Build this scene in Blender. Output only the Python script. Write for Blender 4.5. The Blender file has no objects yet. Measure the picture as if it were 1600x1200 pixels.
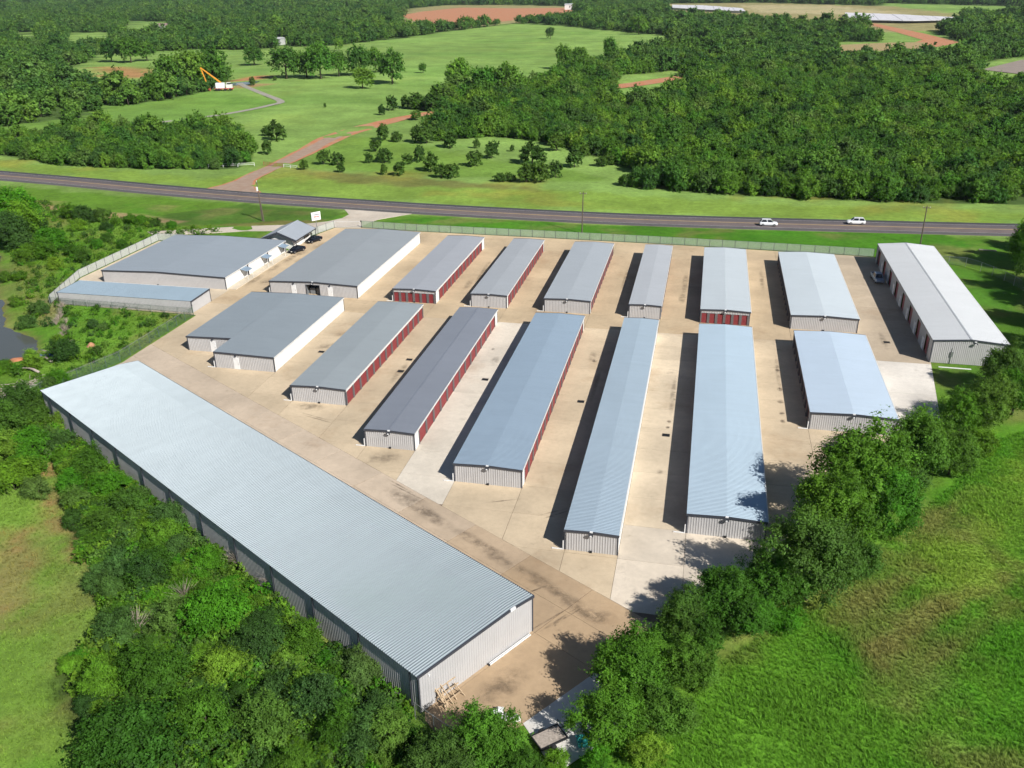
import bpy, bmesh, math, random
import numpy as np
from mathutils import Matrix, Vector

# ------------------------------------------------------------------ camera, sky, sun, exposure
scene = bpy.context.scene
COL = scene.collection
CAM_H, CAM_F, CAM_PITCH, CAM_ROLL, CAM_YAW = 61.0, 1359.63 / 1600.0, 0.437739, -0.014383, 0.221174
cd = bpy.data.cameras.new('camera'); camera = bpy.data.objects.new('camera', cd); COL.objects.link(camera)
cd.sensor_width = 36.0; cd.lens = 36.0 * CAM_F; cd.clip_start = 0.5; cd.clip_end = 30000
_r, _f, _u = Vector((1, 0, 0)), Vector((0, math.cos(CAM_PITCH), -math.sin(CAM_PITCH))), Vector((0, math.sin(CAM_PITCH), math.cos(CAM_PITCH)))
_r2 = math.cos(CAM_ROLL) * _r + math.sin(CAM_ROLL) * _u
_u2 = -math.sin(CAM_ROLL) * _r + math.cos(CAM_ROLL) * _u
_m = Matrix((_r2, _u2, -_f)).transposed()
camera.matrix_world = Matrix.Translation((0, 0, CAM_H)) @ Matrix.Rotation(CAM_YAW, 4, 'Z') @ _m.to_4x4()
scene.camera = camera

SUN_DIR = Vector((0.636, -0.456, 0.624)).normalized()
world = bpy.data.worlds.new('World'); scene.world = world; world.use_nodes = True
wn = world.node_tree.nodes; wl = world.node_tree.links
sky = wn.new('ShaderNodeTexSky'); sky.sky_type = 'NISHITA'; sky.sun_disc = False
sky.sun_elevation = math.asin(SUN_DIR.z); sky.sun_rotation = math.atan2(SUN_DIR.x, SUN_DIR.y)
sky.air_density = 1.0; sky.dust_density = 0.3; sky.ozone_density = 2.0; sky.altitude = 100
wl.new(sky.outputs[0], wn['Background'].inputs[0]); wn['Background'].inputs[1].default_value = 0.05
sd = bpy.data.lights.new('sun', 'SUN'); sun = bpy.data.objects.new('sun', sd); COL.objects.link(sun)
sd.energy = 5.0; sd.angle = math.radians(0.53); sd.color = (1.0, 0.97, 0.91)
sun.rotation_euler = SUN_DIR.to_track_quat('Z', 'Y').to_euler(); sun.location = (60, -40, 120)
vs = scene.view_settings
vs.view_transform = 'Standard'; vs.look = 'None'; vs.gamma = 1.0; vs.use_curve_mapping = False; vs.exposure = 0.42
scene.cycles.max_bounces = 4; scene.cycles.diffuse_bounces = 2; scene.cycles.glossy_bounces = 2; scene.cycles.volume_bounces = 0
scene.cycles.use_adaptive_sampling = True; scene.cycles.adaptive_threshold = .03
scene.cycles.transmission_bounces = 3; scene.cycles.transparent_max_bounces = 8
scene.cycles.use_denoising = True

# ------------------------------------------------------------------ materials
MATS = {}
def new_mat(name):
    m = bpy.data.materials.new(name); m.use_nodes = True; MATS[name] = m
    nt = m.node_tree; b = nt.nodes['Principled BSDF']
    return m, nt, b
def N(nt, t, **kw):
    n = nt.nodes.new(t)
    for k, v in kw.items(): setattr(n, k, v)
    return n
def mixc(nt, fac, a, b, mode='MIX'):
    n = N(nt, 'ShaderNodeMix', data_type='RGBA', blend_type=mode)
    for s, v in ((n.inputs[0], fac), (n.inputs[6], a), (n.inputs[7], b)):
        if hasattr(v, 'links'): nt.links.new(v, s)
        elif isinstance(v, (int, float)): s.default_value = v
        else: s.default_value = (*v, 1)
    return n.outputs[2]
def ramp(nt, src, p0, p1, c0=0.0, c1=1.0):
    n = N(nt, 'ShaderNodeMapRange'); n.inputs[1].default_value = p0; n.inputs[2].default_value = p1
    n.inputs[3].default_value = c0; n.inputs[4].default_value = c1; nt.links.new(src, n.inputs[0]); return n.outputs[0]
def noise(nt, vec, scale, detail=4.0, rough=0.6, stretch=None):
    n = N(nt, 'ShaderNodeTexNoise'); n.inputs['Scale'].default_value = scale
    n.inputs['Detail'].default_value = detail; n.inputs['Roughness'].default_value = rough
    if stretch:
        mp = N(nt, 'ShaderNodeMapping'); mp.inputs['Scale'].default_value = stretch
        if len(stretch) == 3: nt.links.new(vec, mp.inputs[0])
        vec = mp.outputs[0]
    nt.links.new(vec, n.inputs['Vector']); return n.outputs[0]
def geo_pos(nt): return N(nt, 'ShaderNodeNewGeometry').outputs['Position']
def obj_pos(nt): return N(nt, 'ShaderNodeTexCoord').outputs['Object']
def scale_col(nt, col, fac):
    n = N(nt, 'ShaderNodeVectorMath', operation='SCALE'); nt.links.new(col, n.inputs[0]); nt.links.new(fac, n.inputs['Scale']); return n.outputs[0]
def bump(nt, b, h, strength, dist):
    n = N(nt, 'ShaderNodeBump'); n.inputs['Strength'].default_value = strength; n.inputs['Distance'].default_value = dist
    nt.links.new(h, n.inputs['Height']); nt.links.new(n.outputs[0], b.inputs['Normal'])

def plain(name, c, rough=0.6, metal=0.0, var=0.12, scale=1.5, spec=0.4, tint=False):
    """paint / metal / timber with slight uneven dirt"""
    m, nt, b = new_mat(name)
    p = geo_pos(nt)
    f = ramp(nt, noise(nt, p, scale, 5), 0.3, 0.7, 1 - var, 1 + var)
    if tint:
        src = N(nt, 'ShaderNodeObjectInfo').outputs['Color']
    else:
        r = N(nt, 'ShaderNodeRGB'); r.outputs[0].default_value = (*c, 1); src = r.outputs[0]
    nt.links.new(scale_col(nt, src, f), b.inputs['Base Color'])
    b.inputs['Roughness'].default_value = rough; b.inputs['Metallic'].default_value = metal
    b.inputs['Specular IOR Level'].default_value = spec
    return m

plain('wall_paint', (.42, .41, .41), .55, 0, .05, .5)
plain('white_paint', (.66, .65, .63), .5, 0, .05, .8)
plain('trim_dark', (.055, .06, .075), .45, .2, .1)
plain('door_red', (.21, .032, .036), .45, 0, .1, 1.0)
plain('pilaster_grey', (.12, .112, .115), .6, 0, .1)
plain('white_metal', (.72, .72, .72), .4, 0, .06)
plain('galv', (.36, .38, .38), .4, .7, .12)
plain('black_iron', (.02, .02, .022), .6, .2, .2)
plain('dark_void', (.012, .012, .014), .9, 0, .1)
plain('grey_box', (.16, .17, .18), .6, 0, .1)
plain('fence_slat', (.30, .385, .28), .6, 0, .08, .6)
plain('fence_slat_white', (.46, .48, .44), .6, 0, .06, .6)
plain('fence_wire', (.10, .16, .12), .5, .3, .1)
plain('pole_wood', (.11, .085, .07), .85, 0, .25, 3)
plain('timber', (.42, .31, .20), .8, 0, .25, 4)
plain('driftwood', (.34, .29, .25), .85, 0, .3, 5)
plain('rubber', (.018, .018, .02), .8, 0, .1)
plain('rim', (.35, .35, .37), .3, .8, .05)
plain('car_white', (.75, .76, .78), .25, 0, .02)
plain('car_dark', (.008, .009, .014), .18, 0, .02)
plain('car_silver', (.25, .30, .38), .3, .3, .03)
plain('car_glass', (.012, .015, .02), .08, 0, .02)
plain('lamp_red', (.4, .02, .02), .3)
plain('lamp_white', (.7, .7, .66), .2)
plain('machine_orange', (.75, .32, .04), .5, 0, .1)
plain('machine_red', (.45, .10, .07), .6, 0, .15)
plain('gate_red', (.35, .09, .06), .6, 0, .1)
plain('sign_face', (.78, .78, .76), .5, 0, .02)
plain('sign_blue', (.10, .15, .33), .5, 0, .05)
plain('sign_red', (.55, .12, .10), .5, 0, .05)
plain('sign_ink', (.08, .08, .13), .5, 0, .05)
plain('teal_plastic', (.03, .28, .27), .5, 0, .1)
plain('tarp_blue', (.03, .06, .30), .6, 0, .2)
plain('house_white', (.70, .68, .66), .6)
plain('house_orange', (.60, .22, .09), .7)
plain('house_roof', (.25, .17, .16), .8)
plain('shed_metal', (.55, .56, .55), .5, .2)
plain('long_roof', (.66, .64, .66), .5, 0, .08, .05)
plain('line_yellow', (.45, .30, .10), .8, 0, .25, 2)
plain('line_white', (.50, .48, .46), .8, 0, .25, 2)
plain('stem_dead', (.30, .25, .20), .9, 0, .2, 3)

def roof_mat():
    m, nt, b = new_mat('roof_metal')
    p = geo_pos(nt); o = obj_pos(nt)
    oi = N(nt, 'ShaderNodeObjectInfo').outputs['Color']
    big = ramp(nt, noise(nt, p, .12, 4), .3, .7, .975, 1.025)
    mp = N(nt, 'ShaderNodeMapping'); mp.inputs['Scale'].default_value = (.12, 1.15, 1); nt.links.new(o, mp.inputs[0])
    n2 = N(nt, 'ShaderNodeTexNoise'); n2.inputs['Scale'].default_value = 1.0; n2.inputs['Detail'].default_value = 3; nt.links.new(mp.outputs[0], n2.inputs[0])
    strk = ramp(nt, n2.outputs[0], .3, .7, .975, 1.025)
    c = scale_col(nt, scale_col(nt, oi, big), strk)
    nt.links.new(c, b.inputs['Base Color'])
    b.inputs['Metallic'].default_value = .5
    nt.links.new(ramp(nt, noise(nt, p, .6, 3), .3, .7, .60, .66), b.inputs['Roughness'])
roof_mat()

def concrete_mat():
    m, nt, b = new_mat('concrete')
    p = geo_pos(nt)
    oi = N(nt, 'ShaderNodeObjectInfo').outputs['Color']
    f = ramp(nt, noise(nt, p, .09, 6, .65), .32, .68, .90, 1.24)
    f2 = ramp(nt, noise(nt, p, 1.3, 5, .7), .3, .7, .93, 1.07)
    c = scale_col(nt, scale_col(nt, oi, f), f2)
    st = ramp(nt, noise(nt, p, .05, 8, .7), .54, .74, 0, .6)
    c = mixc(nt, st, c, (.27, .165, .085))
    st2 = ramp(nt, noise(nt, p, .23, 8, .75), .60, .76, 0, .55)
    c = mixc(nt, st2, c, (.13, .10, .075))
    nt.links.new(c, b.inputs['Base Color']); b.inputs['Roughness'].default_value = .85; b.inputs['Specular IOR Level'].default_value = .25
concrete_mat()

def asphalt_mat():
    m, nt, b = new_mat('asphalt')
    at = N(nt, 'ShaderNodeAttribute', attribute_name='col').outputs['Color']
    p = geo_pos(nt)
    f = ramp(nt, noise(nt, p, .25, 6), .3, .7, .85, 1.15)
    f2 = ramp(nt, noise(nt, p, 4, 3), .3, .7, .93, 1.07)
    nt.links.new(scale_col(nt, scale_col(nt, at, f), f2), b.inputs['Base Color']); b.inputs['Roughness'].default_value = .85
asphalt_mat()

def ground_mat():
    m, nt, b = new_mat('grassland')
    at = N(nt, 'ShaderNodeAttribute', attribute_name='col').outputs['Color']
    p = geo_pos(nt)
    f = ramp(nt, noise(nt, p, .05, 8, .62), .28, .72, .72, 1.28)
    f2 = ramp(nt, noise(nt, p, .5, 8, .78), .3, .7, .72, 1.28)
    c = scale_col(nt, scale_col(nt, at, f), f2)
    y = ramp(nt, noise(nt, p, .021, 6, .65), .5, .72, 0, .35)
    c = mixc(nt, y, c, (1.25, 1.0, .8), 'MULTIPLY')
    nt.links.new(c, b.inputs['Base Color']); b.inputs['Roughness'].default_value = .95; b.inputs['Specular IOR Level'].default_value = .1
    bump(nt, b, noise(nt, p, 1.6, 8, .75), .9, .35)
ground_mat()

def soil_mat(name, c1, c2, sc=.15):
    m, nt, b = new_mat(name)
    p = geo_pos(nt)
    c = mixc(nt, ramp(nt, noise(nt, p, sc, 8, .7), .35, .65), c1, c2)
    nt.links.new(c, b.inputs['Base Color']); b.inputs['Roughness'].default_value = .95; b.inputs['Specular IOR Level'].default_value = .1
    bump(nt, b, noise(nt, p, .9, 6, .7), .5, .2)
soil_mat('red_clay', (.46, .165, .08), (.42, .25, .15))
soil_mat('pale_track', (.36, .275, .215), (.30, .20, .145), .4)
soil_mat('grey_track', (.36, .34, .29), (.27, .25, .2), .3)
soil_mat('tan_soil', (.38, .25, .14), (.30, .27, .12))
soil_mat('grey_ground', (.24, .20, .18), (.30, .25, .21))

def water_mat():
    m, nt, b = new_mat('creek_water')
    b.inputs['Base Color'].default_value = (.085, .09, .08, 1); b.inputs['Roughness'].default_value = .1
    bump(nt, b, noise(nt, geo_pos(nt), .8, 3), .12, .1)
water_mat()

def leaf_mat(name, cols, trans=.35, inst=False):
    m, nt, b = new_mat(name)
    rnd = N(nt, 'ShaderNodeObjectInfo').outputs['Random']
    cr = N(nt, 'ShaderNodeValToRGB'); cr.color_ramp.interpolation = 'LINEAR'
    e = cr.color_ramp.elements
    while len(e) < len(cols): e.new(.5)
    for i, c in enumerate(cols): e[i].position = i / (len(cols) - 1); e[i].color = (*c, 1)
    nt.links.new(rnd, cr.inputs[0])
    p = geo_pos(nt)
    f = ramp(nt, noise(nt, p, .55, 3), .3, .7, .70, 1.35)
    lf = N(nt, 'ShaderNodeAttribute', attribute_name='leaf').outputs['Fac']
    f3 = ramp(nt, lf, 0, 1, .62, 1.45)
    c = scale_col(nt, scale_col(nt, cr.outputs[0], f), f3)
    # stands of different species: slow change of tone over the ground
    c = mixc(nt, ramp(nt, noise(nt, p, .03, 4, .6), .38, .62, 0, .75), c, (1.55, 1.28, 1.1), 'MULTIPLY')
    c = mixc(nt, ramp(nt, noise(nt, p, .041, 3, .6), .52, .68, 0, .6), c, (.62, .74, .85), 'MULTIPLY')
    nt.links.new(c, b.inputs['Base Color']); b.inputs['Roughness'].default_value = .6; b.inputs['Specular IOR Level'].default_value = .15
    t = N(nt, 'ShaderNodeBsdfTranslucent'); nt.links.new(mixc(nt, 1.0, c, (1.15, 1.1, .5), 'MULTIPLY'), t.inputs[0])
    mx = N(nt, 'ShaderNodeMixShader'); mx.inputs[0].default_value = trans
    nt.links.new(b.outputs[0], mx.inputs[1]); nt.links.new(t.outputs[0], mx.inputs[2])
    nt.links.new(mx.outputs[0], nt.nodes['Material Output'].inputs['Surface'])
    return m
leaf_mat('leaf_tree', [(0.05, 0.14, 0.016), (0.08, 0.205, 0.02), (0.06, 0.195, 0.016), (0.085, 0.18, 0.028), (0.06, 0.135, 0.028), (0.095, 0.22, 0.022)], 0.42)
leaf_mat('leaf_shrub', [(0.04, 0.12, 0.014), (0.1, 0.235, 0.02), (0.06, 0.22, 0.014), (0.155, 0.29, 0.03), (0.075, 0.165, 0.04), (0.04, 0.105, 0.022), (0.12, 0.255, 0.02), (0.055, 0.15, 0.016), (0.11, 0.2, 0.05)], 0.42)
leaf_mat('leaf_cedar', [(0.055, 0.125, 0.022), (0.07, 0.15, 0.026), (0.08, 0.165, 0.03)], 0.3)
leaf_mat('leaf_wood', [(0.04, 0.12, 0.02), (0.115, 0.25, 0.034), (0.075, 0.19, 0.026), (0.155, 0.295, 0.04), (0.05, 0.15, 0.03), (0.1, 0.225, 0.032), (0.045, 0.125, 0.03), (0.13, 0.23, 0.055), (0.085, 0.245, 0.03), (0.17, 0.3, 0.045)], 0.42)
leaf_mat('leaf_far', [(0.045, 0.125, 0.03), (0.105, 0.225, 0.038), (0.065, 0.165, 0.034), (0.13, 0.26, 0.042), (0.05, 0.14, 0.036), (0.11, 0.21, 0.055), (0.08, 0.2, 0.036)], 0.4)
leaf_mat('leaf_dead', [(.20, .16, .12), (.16, .14, .10)], .1)
plain('bark', (.12, .095, .075), .9, 0, .3, 4)

def tuft_mat():
    m, nt, b = new_mat('grass_blade')
    at = N(nt, 'ShaderNodeAttribute', attribute_name='tint', attribute_type='INSTANCER').outputs['Color']
    rnd = N(nt, 'ShaderNodeObjectInfo').outputs['Random']
    c = scale_col(nt, at, ramp(nt, rnd, 0, 1, .75, 1.3))
    nt.links.new(c, b.inputs['Base Color']); b.inputs['Roughness'].default_value = .7; b.inputs['Specular IOR Level'].default_value = .2
    t = N(nt, 'ShaderNodeBsdfTranslucent'); nt.links.new(c, t.inputs[0])
    mx = N(nt, 'ShaderNodeMixShader'); mx.inputs[0].default_value = .3
    nt.links.new(b.outputs[0], mx.inputs[1]); nt.links.new(t.outputs[0], mx.inputs[2])
    nt.links.new(mx.outputs[0], nt.nodes['Material Output'].inputs['Surface'])
tuft_mat()

def stain_mat():
    m, nt, b = new_mat('oil_stain')
    at = N(nt, 'ShaderNodeAttribute', attribute_name='fade').outputs['Fac']
    nz = ramp(nt, noise(nt, geo_pos(nt), .7, 7, .75), .38, .68)
    mu = N(nt, 'ShaderNodeMath', operation='MULTIPLY'); nt.links.new(at, mu.inputs[0]); nt.links.new(nz, mu.inputs[1])
    mu2 = N(nt, 'ShaderNodeMath', operation='MULTIPLY'); nt.links.new(mu.outputs[0], mu2.inputs[0]); mu2.inputs[1].default_value = .62
    b.inputs['Base Color'].default_value = (.075, .055, .04, 1); b.inputs['Roughness'].default_value = .8
    nt.links.new(mu2.outputs[0], b.inputs['Alpha'])
stain_mat()

# ------------------------------------------------------------------ helpers
def tag(o, label=None, cat=None, group=None, kind=None):
    if label: o['label'] = label
    if cat: o['category'] = cat
    if group: o['group'] = group
    if kind: o['kind'] = kind
    return o
def empty(name, loc, rz=0.0):
    o = bpy.data.objects.new(name, None); COL.objects.link(o); o.location = loc; o.rotation_euler = (0, 0, rz); o.empty_display_size = .5
    return o
def link(name, me, parent=None, loc=None, color=None, rz=None):
    o = bpy.data.objects.new(name, me); COL.objects.link(o)
    if parent: o.parent = parent
    if loc is not None: o.location = loc
    if rz is not None: o.rotation_euler = (0, 0, rz)
    if color is not None: o.color = (*color, 1)
    return o
class MB:
    def __init__(s): s.v = []; s.f = []; s.mi = []; s.m = 0
    def quad(s, *p):
        n = len(s.v); s.v += [tuple(q) for q in p]; s.f.append(tuple(range(n, n + len(p)))); s.mi.append(s.m); return s
    def box(s, x0, x1, y0, y1, z0, z1):
        n = len(s.v)
        s.v += [(x0, y0, z0), (x1, y0, z0), (x1, y1, z0), (x0, y1, z0), (x0, y0, z1), (x1, y0, z1), (x1, y1, z1), (x0, y1, z1)]
        for f in ((0, 3, 2, 1), (4, 5, 6, 7), (0, 1, 5, 4), (1, 2, 6, 5), (2, 3, 7, 6), (3, 0, 4, 7)):
            s.f.append(tuple(n + i for i in f)); s.mi.append(s.m)
        return s
    def prism(s, poly, z0, z1):
        n = len(s.v); k = len(poly)
        s.v += [(x, y, z0) for x, y in poly] + [(x, y, z1) for x, y in poly]
        s.f.append(tuple(n + k + i for i in range(k))); s.f.append(tuple(n + k - 1 - i for i in range(k))); s.mi += [s.m, s.m]
        for i in range(k):
            j = (i + 1) % k; s.f.append((n + i, n + j, n + k + j, n + k + i)); s.mi.append(s.m)
        return s
    def tube(s, pts, rads, seg=6, cap=True):
        rings = []
        for i, p in enumerate(pts):
            p = Vector(p); a = Vector(pts[max(i - 1, 0)]); c = Vector(pts[min(i + 1, len(pts) - 1)])
            d = (c - a).normalized() if (c - a).length > 1e-9 else Vector((0, 0, 1))
            x = d.orthogonal().normalized(); y = d.cross(x)
            r = rads[i] if isinstance(rads, (list, tuple)) else rads
            n = len(s.v); rings.append(n)
            for k in range(seg):
                t = 2 * math.pi * k / seg; s.v.append(tuple(p + x * (r * math.cos(t)) + y * (r * math.sin(t))))
        for a, b in zip(rings, rings[1:]):
            for k in range(seg):
                s.f.append((a + k, a + (k + 1) % seg, b + (k + 1) % seg, b + k)); s.mi.append(s.m)
        if cap:
            s.f.append(tuple(rings[0] + k for k in reversed(range(seg)))); s.mi.append(s.m)
            s.f.append(tuple(rings[-1] + k for k in range(seg))); s.mi.append(s.m)
        return s
    def mesh(s, name, *mats, smooth=False):
        me = bpy.data.meshes.new(name); me.from_pydata(s.v, [], s.f)
        for m in mats: me.materials.append(MATS[m])
        if len(mats) > 1: me.polygons.foreach_set('material_index', s.mi)
        if smooth: me.polygons.foreach_set('use_smooth', [True] * len(s.f))
        me.update(); return me
    def build(s, name, mat, parent=None, loc=None, color=None, rz=None, smooth=False):
        return link(name, s.mesh(name, *([mat] if isinstance(mat, str) else mat), smooth=smooth), parent, loc, color, rz)

def in_poly(X, Y, P):
    c = np.zeros(X.shape, bool)
    for i in range(len(P)):
        x1, y1 = P[i]; x2, y2 = P[i - 1]
        if y1 == y2: continue
        c ^= ((y1 > Y) != (y2 > Y)) & (X < (x2 - x1) * (Y - y1) / (y2 - y1) + x1)
    return c
def seg_dist(X, Y, P, closed=True):
    d = np.full(X.shape, 1e9)
    for i in range(len(P) if closed else len(P) - 1):
        (x1, y1), (x2, y2) = P[i], P[(i + 1) % len(P)]
        dx, dy = x2 - x1, y2 - y1; L = dx * dx + dy * dy + 1e-9
        t = np.clip(((X - x1) * dx + (Y - y1) * dy) / L, 0, 1)
        d = np.minimum(d, np.hypot(X - x1 - t * dx, Y - y1 - t * dy))
    return d
def sdf(X, Y, P):
    d = seg_dist(X, Y, P); return np.where(in_poly(X, Y, P), -d, d)
def smooth01(a, b, x):
    t = np.clip((x - a) / (b - a), 0, 1); return t * t * (3 - 2 * t)
def vnoise(X, Y, scale, seed=0):
    x, y = X / scale + seed * 17.31, Y / scale - seed * 9.7
    xi, yi = np.floor(x).astype(np.int64), np.floor(y).astype(np.int64); fx, fy = x - xi, y - yi
    fx, fy = fx * fx * (3 - 2 * fx), fy * fy * (3 - 2 * fy)
    def h(a, b):
        n = (a * 374761393 + b * 668265263 + seed * 1442695041) & 0xffffffff
        n = ((n ^ (n >> 13)) * 1274126177) & 0xffffffff
        return ((n ^ (n >> 16)) & 0xffff) / 65535.0
    return (h(xi, yi) * (1 - fx) + h(xi + 1, yi) * fx) * (1 - fy) + (h(xi, yi + 1) * (1 - fx) + h(xi + 1, yi + 1) * fx) * fy
def fbm(X, Y, scale, seed=0, oct=4):
    s = 0; a = .5; t = 0
    for i in range(oct):
        s = s + a * vnoise(X, Y, scale / 2 ** i, seed + i); t += a; a *= .55
    return s / t
_M = np.array(camera.matrix_world.inverted() if False else (Matrix.Translation((0, 0, CAM_H)) @ Matrix.Rotation(CAM_YAW, 4, 'Z') @ _m.to_4x4()).inverted())
def in_view(X, Y, margin=.12, z=0.0):
    """true where a point on the ground lies in the camera's field of view or a margin beside it"""
    P = np.stack([X, Y, np.full_like(X, z), np.ones_like(X)]); q = _M @ P
    d = np.maximum(-q[2], 1e-3); u = q[0] / d * CAM_F; v = q[1] / d * CAM_F
    return (q[2] < -1) & (np.abs(u) < .5 + margin) & (v < .375 + margin) & (v > -.375 - margin)

# ------------------------------------------------------------------ surveyed positions (metres: x, y, height, radius)
HEDGE = [(48.5,138.5,7.8,3.7),(48.2,130.9,7.1,3.4),(42.9,126.0,7.6,3.6),(39.1,123.7,6.2,2.9),(30.4,109.1,9.3,4.4),(34.8,110.1,6.5,3.1),(20.7,97.2,12.0,5.3),(17.0,88.7,10.3,4.6),(24.4,95.5,8.2,3.9),(14.1,79.9,10.2,4.5),(10.1,78.3,5.7,3.3),(18.7,83.4,6.2,2.9),(5.4,74.4,6.1,3.5),(1.3,72.0,4.7,2.7),(8.4,73.5,4.2,2.4),(-3.2,62.0,6.7,3.8),(2.0,64.9,4.4,2.5),(-4.3,56.4,5.3,3.0),(0.2,58.7,4.8,2.7),(-14.7,52.1,5.2,3.0),(-17.6,49.5,4.5,2.6),(-11.1,50.8,3.3,1.9)]
HEDGE2 = [(-8.5,52.6,2.0,1.2),(-5.2,52.8,2.4,1.4),(3.4,70.4,3.3,1.9),(11.6,74.3,2.9,1.7),(28.5,104.4,4.2,2.5),(40.1,116.5,3.9,2.3),(-1.1,54.8,2.8,1.6)]
THICKET_BIG = [(-44.4,46.1,5.5,3.7),(-40.2,50.3,4.3,2.8),(-47.0,53.8,4.5,3.0),(-32.0,54.7,3.9,2.6),(-35.4,60.8,3.3,2.2),(-61.0,78.7,3.4,2.3),(-57.4,68.8,3.7,2.5),(-68.4,76.0,3.2,2.1),(-67.7,80.2,3.5,2.4),(-78.8,83.7,2.8,1.9),(-46.1,63.2,4.7,3.1),(-39.3,59.8,3.7,2.5),(-28.3,58.9,3.0,2.0),(-23.3,52.2,3.3,2.2),(-27.4,52.1,3.3,2.2),(-34.2,51.1,4.0,2.7),(-56.7,54.5,1.9,1.3),(-51.7,50.4,2.1,1.4),(-54.8,59.1,3.7,2.5),(-62.3,66.2,2.6,1.7),(-50.3,62.1,3.4,2.3)]
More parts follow.
